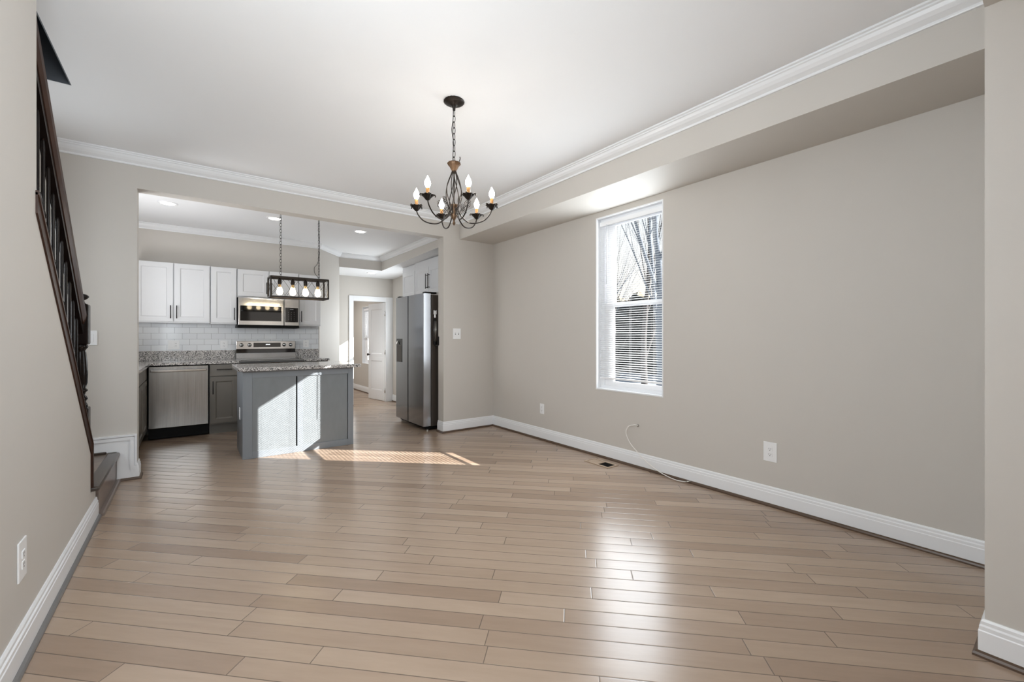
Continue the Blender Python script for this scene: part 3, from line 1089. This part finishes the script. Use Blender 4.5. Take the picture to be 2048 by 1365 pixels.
for x in (PX0, PX1):
    mb = MB()
    mb.tube([(x, PY0, PZ0), (x, PY1, PZ1)], 0.0017, 6)
    mb.tube([(x, PY0, PZ1), (x, PY1, PZ0)], 0.0017, 6)
    mb.build('cross_wires', 'bronze', root)
for j in range(4):
    x = PX0 + (PX1 - PX0) * (0.17 + 0.225 * j)
    so = MB().lathe([(0.010, PZ1 - 0.070), (0.019, PZ1 - 0.068), (0.020, PZ1 - 0.035), (0.016, PZ1 - 0.020), (0.010, PZ1 - 0.008), (0.006, PZ1)], (x, 5.22, 0), 18).build('socket', 'bronze', root)
    MB().lathe([(0.003, PZ0 + 0.024), (0.018, PZ0 + 0.028), (0.029, PZ0 + 0.042), (0.032, PZ0 + 0.058), (0.028, PZ0 + 0.080), (0.019, PZ0 + 0.108)], (x, 5.22, 0), 18).build('bulb', 'edison', so)
    MB().lathe([(0.019, PZ0 + 0.1085), (0.014, PZ0 + 0.125), (0.013, PZ0 + 0.142)], (x, 5.22, 0), 18).build('bulb_neck', 'amber', so)
for x in (0.789, 1.176):
    mb = MB()
    chain(mb, ZK - 0.012, PZ1 + 0.004, x, 5.22, 0.040, 0.021, 0.0020)
    mb.build('chain', 'bronze', root)
    MB().lathe([(0.004, ZK - 0.020), (0.006, ZK - 0.012), (0.022, ZK - 0.006), (0.022, ZK)], (x, 5.22, 0), 18).build('ceiling_hook', 'bronze', root)
x = 1.176
MB().tube(catmull([(x + 0.006, 5.22, ZK - 0.01), (x - 0.008, 5.215, 2.45), (x + 0.008, 5.225, 2.25), (x - 0.006, 5.22, 2.08), (x - 0.03, 5.20, 2.02), (x - 0.055, 5.19, 1.985), (x - 0.052, 5.19, 1.93), (x - 0.015, 5.21, 1.885), (x, 5.22, PZ1 + 0.005)]), 0.0026, 6).build('cord', 'black', root)

# ------------------------------------------------------------------ recessed downlights
dl = [(-0.187, 5.90, ZK, 'round downlight in the kitchen ceiling nearest the left jamb'),
      (0.822, 5.88, ZK, 'round downlight in the kitchen ceiling behind the pendant chain'),
      (1.855, 5.90, ZK, 'round downlight near the right corner of the raised kitchen ceiling'),
      (2.700, 7.93, None, 'small round downlight in the lowered ceiling before the rear door')]
for x, y, z, lab in dl:
    z = soff_z(y) if z is None else z
    root = thing('recessed_light', lab, 'ceiling light', (x, y, z), 'recessed kitchen downlights')
    MB().lathe([(0.064, z - 0.004), (0.072, z - 0.009), (0.088, z - 0.006), (0.092, z + 0.001), (0.064, z + 0.001)], (x, y, 0), 32).build('trim_ring', 'vinyl', root)
    MB().lathe([(0.001, z - 0.0055), (0.060, z - 0.0055), (0.066, z - 0.003), (0.066, z + 0.0005)], (x, y, 0), 32).build('lens', 'down', root)


# ------------------------------------------------------------------ kitchen cabinets
def pull(name, parent, p0, p1, N, r=0.0055, stand=0.030):
    p0, p1, N = Vector(p0), Vector(p1), Vector(N)
    t = (p1 - p0).normalized()
    mb = MB()
    mb.tube([p0 + N * stand, p1 + N * stand], r, 10)
    for p in (p0 + t * 0.022, p1 - t * 0.022):
        mb.tube([p - N * 0.001, p + N * stand], r * 0.8, 8)
    return mb.build(name, 'black', parent)


YU = 6.765
NY = (0, -1, 0)


def upper(label, x0, x1, z0, z1, doors, group='white wall cabinets on the kitchen back wall'):
    root = thing('wall_cabinet', label, 'cabinet', ((x0 + x1) / 2, YK, z0), group)
    MB().box(x0 + 0.001, x1 - 0.001, YU + 0.021, YK - 0.002, z0, z1, bev=0.001, seg=1).build('body', 'cab_white', root, smooth=False)
    for (a, b, hs) in doors:
        w, h = b - a - 0.011, z1 - z0 - 0.020
        o = MB().panel((a + 0.0055, YU, z0 + 0.016), (1, 0, 0), NY, w, h, 0.020, 0.058, 0.008, 0.010).build('door', 'cab_white', root, smooth=False)
        hx = b - 0.030 if hs == 'r' else a + 0.030
        hl = 0.16
        hz = z0 + 0.055
        pull('handle', o, (hx, YU, hz), (hx, YU, hz + hl), NY)
    return root


upper('white two-door wall cabinet at the far left above the dishwasher', -0.535, 0.212, 1.383, 2.128, [(-0.533, -0.158, 'r'), (-0.158, 0.210, 'l')])
upper('narrow white one-door wall cabinet left of the microwave', 0.214, 0.504, 1.378, 2.124, [(0.215, 0.503, 'r')])
upper('short white two-door wall cabinet above the microwave', 0.506, 1.252, 1.742, 2.120, [(0.507, 0.878, 'r'), (0.878, 1.251, 'l')])
upper('narrow white one-door wall cabinet right of the microwave', 1.254, 1.552, 1.368, 2.112, [(1.255, 1.551, 'l')])
bpy.context.view_layer.update()

YF = 6.462


def base(label, x0, x1, parts, finish='cab_grey'):
    root = thing('base_cabinet', label, 'cabinet', ((x0 + x1) / 2, YK, 0), 'grey base cabinets on the kitchen back wall')
    mb = MB()
    mb.box(x0, x1, YF + 0.021, YK - 0.002, 0.115, 0.874)
    mb.box(x0, x1, YF + 0.075, YK - 0.002, 0.0, 0.115)
    mb.build('body', finish, root, smooth=False)
    w = x1 - x0 - 0.012
    d = MB().box(x0 + 0.006, x1 - 0.006, YF, YF + 0.020, 0.722, 0.866, bev=0.002).build('drawer', finish, root)
    pull('handle', d, ((x0 + x1) / 2 - 0.08, YF, 0.805), ((x0 + x1) / 2 + 0.08, YF, 0.805), NY)
    o = MB().panel((x0 + 0.006, YF, 0.135), (1, 0, 0), NY, w, 0.575, 0.020, 0.055, 0.009, 0.012).build('door', finish, root, smooth=False)
    hx = x0 + 0.035 if parts == 'l' else x1 - 0.035
    pull('handle', o, (hx, YF, 0.50), (hx, YF, 0.66), NY)
    return root


base('grey drawer and door base cabinet between dishwasher and range', 0.196, 0.500, 'l')
base('grey drawer and door base cabinet right of the range', 1.262, 1.580, 'l')

# sink run on the left wall, facing the room
XLF = -0.392
root = thing('base_cabinet', 'grey base cabinet run beside the left jamb, at right angles to the dishwasher', 'cabinet', (-0.69, 5.75, 0))
mb = MB()
mb.box(-0.983, XLF - 0.021, 5.05, 7.085, 0.115, 0.874)
mb.box(-0.983, XLF - 0.075, 5.05, 7.085, 0.0, 0.115)
mb.build('body', 'cab_grey', root, smooth=False)
for a, b in ((5.06, 5.50), (5.51, 5.95), (5.96, 6.44)):
    d = MB().box(XLF - 0.020, XLF, a, b, 0.722, 0.866, bev=0.002).build('drawer', 'cab_grey', root)
    o = MB().panel((XLF, b, 0.135), (0, -1, 0), (1, 0, 0), b - a, 0.575, 0.020, 0.055, 0.009, 0.012).build('door', 'cab_grey', root, smooth=False)

# countertops with upstand
root = thing('countertop', 'speckled black and white granite worktop with upstand left of the range', 'countertop', (-0.2, 6.8, 0.875))
MB().prism([(-0.983, 5.03), (-0.362, 5.03), (-0.362, 6.430), (0.502, 6.430), (0.502, YK - 0.002), (-0.983, YK - 0.002)], 'z', 0.8755, 0.9055).build('slab', 'granite', root, smooth=False)
MB().box(-0.98, 0.502, YK - 0.026, YK - 0.001, 0.906, 1.026, bev=0.002).build('upstand', 'granite', root)
root = thing('countertop', 'short speckled granite worktop with upstand right of the range', 'countertop', (1.42, 6.8, 0.875))
MB().box(1.256, 1.590, 6.430, YK - 0.002, 0.8755, 0.9055, bev=0.003).build('slab', 'granite', root)
MB().box(1.258, 1.590, YK - 0.026, YK - 0.001, 0.906, 1.026, bev=0.002).build('upstand', 'granite', root)

# tile backsplash
tag(MB().box(-0.98, 1.590, YK - 0.008, YK - 0.001, 1.0275, 1.42).build('tile_backsplash', 'tile', None, smooth=False, origin=(0, YK, 1.026)),
    'white subway tile backsplash between worktop and wall cabinets', 'backsplash')

# dishwasher
root = thing('dishwasher', 'stainless steel dishwasher with bar handle and black toe panel', 'dishwasher', (-0.1, 6.75, 0))
MB().box(-0.386, 0.190, YF + 0.03, YK - 0.03, 0.02, 0.870).build('body', 'toe', root, smooth=False)
MB().box(-0.379, 0.184, YF - 0.012, YF + 0.028, 0.142, 0.862, bev=0.004).build('door', 'steel', root)
mb = MB()
mb.box(-0.360, 0.166, YF - 0.058, YF - 0.042, 0.798, 0.827, bev=0.005)
for x in (-0.335, 0.142):
    mb.tube([(x, YF - 0.010, 0.812), (x, YF - 0.050, 0.812)], 0.010, 8)
mb.build('handle', 'steel_h', root)
mb = MB()
mb.box(-0.372, 0.180, YF + 0.050, YF + 0.070, 0.012, 0.135)
mb.build('toe_panel', 'toe', root, smooth=False)
for x in (-0.335, 0.145):
    MB().lathe([(0.003, -0.004), (0.003, 0.001)], (x, YF + 0.048, 0.085), 8, axis='y').build('screw', 'chrome', root)

# range
RX0, RX1 = 0.508, 1.252
root = thing('range', 'stainless electric range with a raised knob panel behind the island', 'range', ((RX0 + RX1) / 2, 6.75, 0))
MB().box(RX0 + 0.003, RX1 - 0.003, 6.46, YK - 0.03, 0.03, 0.885).build('body', 'toe', root, smooth=False)
mb = MB()
mb.box(RX0, RX1, 6.415, 6.99, 0.868, 0.9085, bev=0.006)
mb.build('cooktop_rim', 'steel_h', root)
MB().box(RX0 + 0.012, RX1 - 0.012, 6.44, 6.975, 0.9086, 0.9125).build('cooktop_glass', 'blackglass', root, smooth=False)
d = MB().box(RX0 + 0.006, RX1 - 0.006, 6.425, 6.458, 0.24, 0.83, bev=0.004).build('oven_door', 'steel', root)
MB().box(RX0 + 0.10, RX1 - 0.10, 6.4225, 6.425, 0.36, 0.68).build('oven_window', 'blackglass', d, smooth=False)
mb = MB()
mb.tube([(RX0 + 0.05, 6.375, 0.775), (RX1 - 0.05, 6.375, 0.775)], 0.012, 10)
for x in (RX0 + 0.08, RX1 - 0.08):
    mb.tube([(x, 6.426, 0.775), (x, 6.375, 0.775)], 0.009, 8)
mb.build('handle', 'steel_h', d)
MB().box(RX0 + 0.006, RX1 - 0.006, 6.428, 6.458, 0.05, 0.23, bev=0.003).build('storage_drawer', 'steel', root)
YG = 6.985
mb = MB()
mb.box(RX0 + 0.004, RX1 - 0.004, YG + 0.02, YK - 0.012, 0.90, 1.150)
mb.box(RX0 + 0.002, RX1 - 0.002, YG, YG + 0.03, 1.036, 1.152, bev=0.005)
mb.prism([(YG - 0.012, 0.913), (YG + 0.018, 0.988), (YG + 0.03, 0.988), (YG + 0.03, 0.913)], 'x', RX0 + 0.004, RX1 - 0.004)
g = mb.build('backguard', 'steel_h', root)
MB().box(RX0 + 0.004, RX1 - 0.004, YG + 0.012, YG + 0.03, 0.988, 1.036).build('vent_strip', 'blackglass', g, smooth=False)
disp = MB().box(0.716, 1.055, YG - 0.003, YG + 0.002, 1.064, 1.128).build('display', 'blackglass', g, smooth=False)
mb = MB()
for j, xx in enumerate((0.872, 0.885, 0.902, 0.915)):
    mb.box(xx - 0.0042, xx + 0.0042, YG - 0.0036, YG - 0.0029, 1.094, 1.109)
mb.build('digits', 'white_display', disp, smooth=False)
for x in (0.571, 0.668, 1.100, 1.186):
    kn = MB().lathe([(0.025, 0.0), (0.025, -0.004), (0.020, -0.007), (0.019, -0.026), (0.016, -0.029), (0.002, -0.030)], (x, YG, 1.096), 22, axis='y').build('knob', 'steel_h', g)
    MB().box(x - 0.003, x + 0.003, YG - 0.034, YG - 0.029, 1.080, 1.112).build('grip', 'toe', kn, smooth=False)

# microwave
root = thing('microwave', 'stainless over-range microwave with black glass door', 'microwave', (0.88, 6.9, 1.35))
YM = 6.690
MB().box(0.510, 1.248, YM + 0.03, YK - 0.012, 1.350, 1.738).build('body', 'toe', root, smooth=False)
MB().box(0.505, 1.250, YM + 0.012, YK - 0.02, 1.332, 1.362, bev=0.006).build('vent_base', 'toe', root)
mb = MB()
mb.box(0.512, 1.052, YM, YM + 0.03, 1.366, 1.736, bev=0.006)
door = mb.build('door', 'steel_h', root)
MB().box(0.532, 1.020, YM - 0.003, YM + 0.004, 1.425, 1.628, bev=0.002).build('window', 'blackglass', door)
mb = MB()
mb.box(1.054, 1.246, YM, YM + 0.03, 1.366, 1.736, bev=0.006)
pn = mb.build('control_panel', 'steel_h', root)
MB().box(1.066, 1.230, YM - 0.003, YM + 0.004, 1.415, 1.618, bev=0.002).build('keypad', 'blackglass', pn)
mb = MB()
for r_ in range(5):
    for c_ in range(3):
        x_, z_ = 1.108 + c_ * 0.036, 1.450 + r_ * 0.026
        mb.box(x_ - 0.004, x_ + 0.004, YM - 0.0036, YM - 0.0029, z_ - 0.002, z_ + 0.002)
mb.box(1.125, 1.170, YM - 0.0036, YM - 0.0029, 1.592, 1.600)
mb.build('key_marks', 'mid_grey', pn, smooth=False)

# ------------------------------------------------------------------ island
IX0, IX1, IY0, IY1 = 0.414, 1.476, 4.940, 5.530
root = thing('kitchen_island', 'blue-grey panelled kitchen island with the sun patch', 'kitchen island', ((IX0 + IX1) / 2, 5.25, 0))
MB().box(IX0 + 0.02, IX1 - 0.02, IY0 + 0.020, IY1 - 0.02, 0.0, 0.868).build('body', 'island', root, smooth=False)
xm = 0.896
mb = MB()
mb.box(IX0, IX0 + 0.082, IY0, IY0 + 0.022, 0.0, 0.870, bev=0.002)
mb.box(IX1 - 0.058, IX1, IY0, IY0 + 0.022, 0.0, 0.870, bev=0.002)
mb.box(IX0 + 0.082, IX1 - 0.058, IY0, IY0 + 0.022, 0.798, 0.870, bev=0.002)
mb.box(IX0 + 0.082, IX1 - 0.058, IY0, IY0 + 0.022, 0.0, 0.066, bev=0.002)
mb.build('face_frame', 'island', root)
MB().box(IX0 + 0.083, xm - 0.007, IY0 + 0.003, IY0 + 0.02, 0.066, 0.798).build('panel', 'island_panel', root, smooth=False)
MB().box(xm + 0.007, xm + 0.060, IY0 + 0.003, IY0 + 0.02, 0.066, 0.798).build('centre_stile', 'island', root, smooth=False)
MB().box(xm + 0.060, IX1 - 0.064, IY0 + 0.010, IY0 + 0.02, 0.066, 0.798).build('panel', 'island_panel', root, smooth=False)
MB().box(IX1 - 0.064, IX1 - 0.058, IY0 + 0.0165, IY0 + 0.0199, 0.066, 0.798).build('groove', 'toe', root, smooth=False)
MB().box(xm - 0.007, xm + 0.007, IY0 + 0.0165, IY0 + 0.0199, 0.066, 0.798).build('groove', 'toe', root, smooth=False)
for x, nm in ((IX0, 'side_panel'), (IX1 - 0.02, 'side_panel')):
    MB().box(x, x + 0.02, IY0 + 0.022, IY1, 0.0, 0.869).build(nm, 'island', root, smooth=False)
for a, b in ((IX0 + 0.02, xm), (xm, IX1 - 0.02)):
    o = MB().panel((b - 0.003, IY1, 0.12), (-1, 0, 0), (0, 1, 0), b - a - 0.006, 0.73, 0.02, 0.06).build('door', 'island', root, smooth=False)
    pull('handle', o, (b - 0.04, IY1, 0.58), (b - 0.04, IY1, 0.74), (0, 1, 0))
tag(MB().box(0.372, 1.540, 4.868, 5.640, 0.8705, 0.9055, bev=0.004).build('countertop', 'granite', None, origin=(0.95, 5.25, 0.8705)),
    'speckled granite worktop overhanging the blue-grey island', 'countertop')

# ------------------------------------------------------------------ refrigerator
FX, FY0, FYM, FY1 = 2.380, 5.042, 5.528, 5.952
root = thing('refrigerator', 'dark stainless side-by-side refrigerator with dispenser against the right wall', 'refrigerator', (2.85, 5.5, 0))
MB().box(FX + 0.112, 3.22, FY0 + 0.004, FY1 - 0.004, 0.055, 1.755, bev=0.006).build('cabinet', 'fridge_side', root)
MB().box(FX + 0.06, 3.20, FY0 + 0.02, FY1 - 0.02, 0.022, 0.055).build('base_grille', 'toe', root, smooth=False)


def fdoor(ya, yb):
    mb = MB()
    mb.prism([(FX + 0.100, ya), (FX + 0.100, yb), (FX + 0.004, yb), (FX + 0.001, yb - 0.001), (FX, yb - 0.004), (FX, ya + 0.004), (FX + 0.001, ya + 0.001), (FX + 0.004, ya)], 'z', 0.062, 1.768)
    return mb.build('door', 'dark_steel', root)


dr = fdoor(FY0, FYM - 0.011)
dl_ = fdoor(FYM + 0.011, FY1)
MB().box(FX + 0.0005, FX + 0.11, FYM - 0.0115, FYM + 0.0115, 0.064, 1.766).build('door_gap', 'toe', root, smooth=False)
for y in (FY0 + 0.04, FY1 - 0.04):
    MB().box(FX + 0.02, FX + 0.19, y - 0.035, y + 0.035, 1.7685, 1.790, bev=0.006).build('hinge_cover', 'toe', root)
for x, y in ((FX + 0.08, FY0 + 0.05), (FX + 0.08, FY1 - 0.05), (3.15, FY0 + 0.05), (3.15, FY1 - 0.05)):
    MB().lathe([(0.018, 0.0), (0.018, 0.012), (0.008, 0.014), (0.008, 0.024)], (x, y, 0), 12).build('foot', 'chrome', root)
mb = MB()
mb.box(FX - 0.003, FX + 0.002, 5.725, 5.925, 0.855, 1.185, bev=0.002)
ds = mb.build('dispenser', 'blackglass', dl_)
MB().box(FX - 0.0045, FX - 0.003, 5.745, 5.905, 0.865, 1.09).build('recess', 'fridge_side', ds, smooth=False)
MB().tube(catmull([(FX - 0.004, 5.855, 1.150), (FX - 0.022, 5.855, 1.135), (FX - 0.024, 5.855, 1.105)], 5), 0.012, 8).build('spout', 'chrome', ds)

# cabinets over the refrigerator (fronts facing the room)
NX = (-1, 0, 0)
XC = 2.985


def over(label, y0, y1, doors):
    root = thing('wall_cabinet', label, 'cabinet', (XR, (y0 + y1) / 2, 1.88), 'white cabinets over the refrigerator')
    mb = MB()
    mb.box(XC + 0.021, XR - 0.002, y0, y1, 1.885, 2.30)
    mb.box(XC + 0.006, XR - 0.002, y0, y1, 2.30, soff_z(y1) - 0.002)
    mb.build('body', 'cab_white', root, smooth=False)
    for a, b, hy in doors:
        o = MB().panel((XC, b - 0.003, 1.895), (0, -1, 0), NX, b - a - 0.006, 0.415, 0.020, 0.060, 0.009, 0.012).build('door', 'cab_white', root, smooth=False)
        if hy:
            pull('handle', o, (XC, hy, 1.965), (XC, hy, 2.20), NX, 0.006, 0.034)


over('white two-door cabinet with black bar handles above the refrigerator', 5.62, 6.655, [(5.625, 6.137, 6.100), (6.143, 6.650, 6.180)])
over('narrow white cabinet beside the two-door unit above the refrigerator', 6.66, 7.17, [(6.665, 7.165, None)])

# slim fixture hanging in the gap beside the refrigerator
root = thing('wall_fixture', 'slim black fixture with chrome stripes and pale cap beside the refrigerator', 'fixture', (2.528, 5.022, 1.30))
fxx, fyy = 2.530, 5.018
MB().lathe([(0.006, 1.105), (0.022, 1.110), (0.023, 1.14), (0.020, 1.20), (0.022, 1.33), (0.020, 1.415), (0.013, 1.440), (0.010, 1.455)], (fxx, fyy, 0), 18).build('body', 'toe', root)
mb = MB()
for a in (-2.6, -1.9, -1.2):
    e = Vector((math.cos(a), math.sin(a), 0))
    mb.tube([Vector((fxx, fyy, 1.15)) + e * 0.0225, Vector((fxx, fyy, 1.30)) + e * 0.0220, Vector((fxx, fyy, 1.415)) + e * 0.0205], 0.0026, 6)
mb.build('chrome_stripes', 'chrome', root)
mb = MB()
mb.lathe([(0.010, 1.452), (0.012, 1.475), (0.008, 1.50), (0.011, 1.515)], (fxx, fyy, 0), 14)
mb.box(fxx - 0.018, fxx - 0.008, fyy - 0.010, fyy + 0.010, 1.500, 1.552, bev=0.003)
mb.box(fxx + 0.008, fxx + 0.018, fyy - 0.010, fyy + 0.010, 1.500, 1.552, bev=0.003)
mb.box(fxx - 0.018, fxx + 0.018, fyy - 0.008, fyy + 0.008, 1.520, 1.540, bev=0.003)
mb.build('cap', 'plate', root)
mb = MB()
mb.tube(catmull([(fxx, fyy, 1.112), (fxx + 0.012, fyy - 0.008, 1.098), (fxx + 0.030, 4.995, 1.095), (2.5555, 4.975, 1.10)], 6), 0.005, 8)
mb.box(2.5505, 2.5565, 4.955, 4.972, 1.10, 1.215, bev=0.002)
mb.build('bracket', 'black', root)


# ------------------------------------------------------------------ outlets, switches
def plate(name, label, cat, c, U, N, kind, w=0.072, h=0.118, group=None):
    c, U, N = Vector(c), Vector(U), Vector(N)
    Z = Vector((0, 0, 1))
    root = thing(name, label, cat, c, group)

    def bx(mb, u0, u1, v0, v1, d0, d1, bev=0.0):
        t = MB()
        ps = [c + U * u + Z * v + N * d for u in (u0, u1) for v in (v0, v1) for d in (d0, d1)]
        xs, ys_, zs = [p.x for p in ps], [p.y for p in ps], [p.z for p in ps]
        mb.box(min(xs), max(xs), min(ys_), max(ys_), min(zs), max(zs), bev=bev)
    mb = MB()
    bx(mb, -w / 2, w / 2, -h / 2, h / 2, 0.0, 0.006, 0.0025)
    mb.build('cover_plate', 'plate', root)
    if kind == 'duplex':
        for s_ in (-1, 1):
            mb = MB()
            v = s_ * 0.0195
            bx(mb, -0.0165, 0.0165, v - 0.0145, v + 0.0145, 0.005, 0.0085, 0.0015)
            r_ = mb.build('receptacle', 'plate', root)
            mb = MB()
            for u in (-0.0065, 0.0065):
                bx(mb, u - 0.0013, u + 0.0013, v - 0.001, v + 0.008, 0.0082, 0.0088)
            bx(mb, -0.0028, 0.0028, v - 0.010, v - 0.005, 0.0082, 0.0088)
            mb.build('slots', 'slot', r_, smooth=False)
    elif kind in ('toggle', 'toggle2'):
        for u in ((0,) if kind == 'toggle' else (-0.023, 0.023)):
            mb = MB()
            bx(mb, u - 0.005, u + 0.005, -0.012, 0.012, 0.0055, 0.0068)
            t_ = mb.build('switch_slot', 'slot', root, smooth=False)
            mb = MB()
            bx(mb, u - 0.004, u + 0.004, -0.002, 0.010, 0.006, 0.016, 0.001)
            mb.build('toggle', 'plate', t_)
    elif kind == 'rocker':
        mb = MB()
        bx(mb, -0.0165, 0.0165, -0.033, 0.033, 0.0055, 0.0085, 0.0015)
        mb.build('rocker', 'plate', root)
    elif kind == 'combo':
        for u in (-0.023, 0.023):
            mb = MB()
            bx(mb, u - 0.0165, u + 0.0165, -0.033, 0.033, 0.0055, 0.0085, 0.0015)
            rk = mb.build('rocker' if u < 0 else 'receptacle', 'plate', root)
            if u > 0:
                mb = MB()
                for v in (-0.018, 0.014):
                    for du in (-0.0065, 0.0065):
                        bx(mb, u + du - 0.0013, u + du + 0.0013, v, v + 0.009, 0.0083, 0.0089)
                mb.build('slots', 'slot', rk, smooth=False)
    return root


RX_, RN_ = (0, -1, 0), (-1, 0, 0)
plate('outlet', 'small white outlet low on the right wall near the far corner', 'outlet', (XR, 3.818, 0.363), RX_, RN_, 'duplex')
plate('outlet', 'white duplex outlet on the right wall, right of the white cable', 'outlet', (XR, 1.340, 0.384), RX_, RN_, 'duplex', 0.088, 0.138)
plate('outlet', 'white duplex outlet low on the left foreground wall', 'outlet', (XL, 2.370, 0.375), (0, 1, 0), (1, 0, 0), 'duplex', 0.094, 0.146)
plate('light_switch', 'white double toggle switch on the wall beside the refrigerator', 'light switch', (2.747, YB, 1.250), (1, 0, 0), NY, 'toggle2', 0.112, 0.134)
plate('light_switch', 'white light switch behind the stair newel post', 'light switch', (-0.640, YB, 1.197), (1, 0, 0), NY, 'rocker', 0.075, 0.12)
YT = YK - 0.008
plate('outlet', 'wide white switch and outlet plate on tile above the dishwasher', 'outlet', (-0.165, YT, 1.106), (1, 0, 0), NY, 'combo', 0.118, 0.116)
plate('outlet', 'white outlet on the tile left of the range', 'outlet', (0.378, YT, 1.104), (1, 0, 0), NY, 'duplex', 0.090, 0.110)
plate('outlet', 'white outlet on the tile right of the range', 'outlet', (1.410, YT, 1.106), (1, 0, 0), NY, 'duplex', 0.080, 0.110)
plate('outlet', 'white outlet on the narrow left side of the island', 'outlet', (IX0, 5.20, 0.42), (0, -1, 0), (-1, 0, 0), 'duplex')

# white cable out of the wall
root = thing('coax_cable', 'thin white cable looping from the right wall to the floor', 'cable', (XR, 2.471, 0.385))
pts = [(3.314, 2.471, 0.386), (3.285, 2.490, 0.392), (3.262, 2.540, 0.372), (3.258, 2.562, 0.310), (3.262, 2.52, 0.225), (3.262, 2.43, 0.150), (3.258, 2.32, 0.082), (3.250, 2.19, 0.034), (3.250, 2.06, 0.010), (3.262, 1.97, 0.012), (3.283, 1.935, 0.020)]
MB().tube(catmull(pts, 8), 0.0036, 8).build('cord', 'cable', root)
MB().lathe([(0.013, 0.0), (0.013, -0.003), (0.008, -0.006), (0.006, -0.012)], (XR, 2.471, 0.386), 16, axis='x').build('wall_plug', 'chrome', root)
MB().tube([(3.266, 1.962, 0.013), (3.285, 1.932, 0.021)], 0.0055, 10).build('connector', 'chrome', root)

# floor register
root = thing('floor_register', 'tan floor vent with one dark half beside the right baseboard', 'floor vent', (3.135, 2.76, 0))
mb = MB()
vx0, vx1, vy0, vy1 = 3.062, 3.212, 2.610, 2.912
for a in ((vx0, vx0 + 0.022, vy0, vy1), (vx1 - 0.022, vx1, vy0, vy1), (vx0 + 0.022, vx1 - 0.022, vy0, vy0 + 0.022), (vx0 + 0.022, vx1 - 0.022, vy1 - 0.022, vy1), (vx0 + 0.022, vx1 - 0.022, 2.752, 2.768)):
    mb.box(a[0], a[1], a[2], a[3], 0.0005, 0.006, bev=0.0015)
mb.build('frame', 'vent_tan', root)
MB().box(vx0 + 0.02, vx1 - 0.02, vy0 + 0.02, 2.754, 0.0004, 0.0016).build('open_half', 'toe', root, smooth=False)
mb = MB()
for j in range(9):
    y = vy0 + 0.03 + j * 0.0145
    mb.box(vx0 + 0.022, vx1 - 0.022, y, y + 0.003, 0.0016, 0.004)
mb.build('louvres', 'toe', root, smooth=False)
MB().box(vx0 + 0.02, vx1 - 0.02, 2.766, vy1 - 0.02, 0.0004, 0.003).build('closed_half', 'vent_tan', root, smooth=False)

# ------------------------------------------------------------------ outdoors
mb = MB()
mb.box(3.6, 60, -40, 60, -0.5, -0.35)
struct('ground', mb, 'asphalt', 'grey paving outside the window', smooth=False)


def grow(mb, p, d, r, ln, depth):
    n = 4
    pts = [p.copy()]
    rs = [r]
    q = p.copy()
    dd = d.copy()
    for i in range(n):
        dd = (dd + Vector((random.uniform(-1, 1), random.uniform(-1, 1), random.uniform(-0.3, 0.6))) * 0.09).normalized()
        q = q + dd * (ln / n)
        pts.append(q.copy())
        rs.append(r * (1 - 0.42 * (i + 1) / n))
    mb.tube(pts, rs, 6 if depth > 2 else 4, cap=False)
    if depth == 0:
        return
    for k_ in range(random.choice((2, 3, 3))):
        i = random.choice((1, 2, 3, 4))
        side = Vector((random.uniform(-1, 1), random.uniform(-1, 1), random.uniform(0.0, 0.8))).normalized()
        nd = (dd * 0.9 + side * 0.48).normalized()
        grow(mb, pts[i], nd, rs[i] * 0.50, ln * random.uniform(0.55, 0.8), depth - 1)
    grow(mb, pts[-1], (dd + Vector((random.uniform(-.2, .2), random.uniform(-.2, .2), 0.1))).normalized(), rs[-1] * 0.9, ln * 0.75, depth - 1)


trees = [(11.4, 8.25, 0.115, 3.0, 4, 'bark', 'bare forked tree in the middle of the window view'),
         (8.2, 5.48, 0.14, 3.2, 4, 'bark2', 'thick bluish bare trunk at the right edge of the window'),
         (13.5, 11.0, 0.075, 2.3, 4, 'bark', 'slim bare tree in the left of the window view'),
         (15.0, 13.2, 0.09, 2.6, 4, 'bark2', 'distant bare tree at the far left of the window view')]
for (x, y, r, ln, dep, mt, lab) in trees:
    mb = MB()
    grow(mb, Vector((x, y, -0.36)), Vector((0.03, random.uniform(-.05, .05), 1)), r, ln, dep)
    tag(mb.build('bare_tree', mt, None, origin=(x, y, -0.36)), lab, 'tree')


def hedge(name, label, x, y0, y1, z1, mt, amp):
    mb = MB()
    ny, nz_ = 60, 14
    random.seed(11)
    grid = []
    for i in range(ny + 1):
        col = []
        for j in range(nz_ + 1):
            t = j / nz_
            y = y0 + (y1 - y0) * i / ny
            top = z1 * (1 + 0.05 * math.sin(i * 0.7) + 0.04 * math.sin(i * 1.9 + 1))
            col.append(mb.bm.verts.new((x + amp * (t ** 3) + random.uniform(-.18, .18), y + random.uniform(-.12, .12), -0.36 + (top + 0.36) * t)))
        col.append(mb.bm.verts.new((x + amp + 1.0, y, -0.36)))
        grid.append(col)
    for a, b in zip(grid, grid[1:]):
        for j in range(len(a) - 1):
            mb.bm.faces.new((a[j], a[j + 1], b[j + 1], b[j]))
    tag(mb.build(name, mt, None, smooth=False, origin=(x, (y0 + y1) / 2, -0.36)), label, 'hedge')


hedge('hedge', 'dark hedge filling the lower half of the window view', 15.5, 6.0, 18.0, 2.95, 'hedge', 0.5)
hedge('shrub_bank', 'pale brown winter thicket above the dark hedge outside', 19.0, 11.0, 22.0, 3.5, 'hedge2', 0.8)
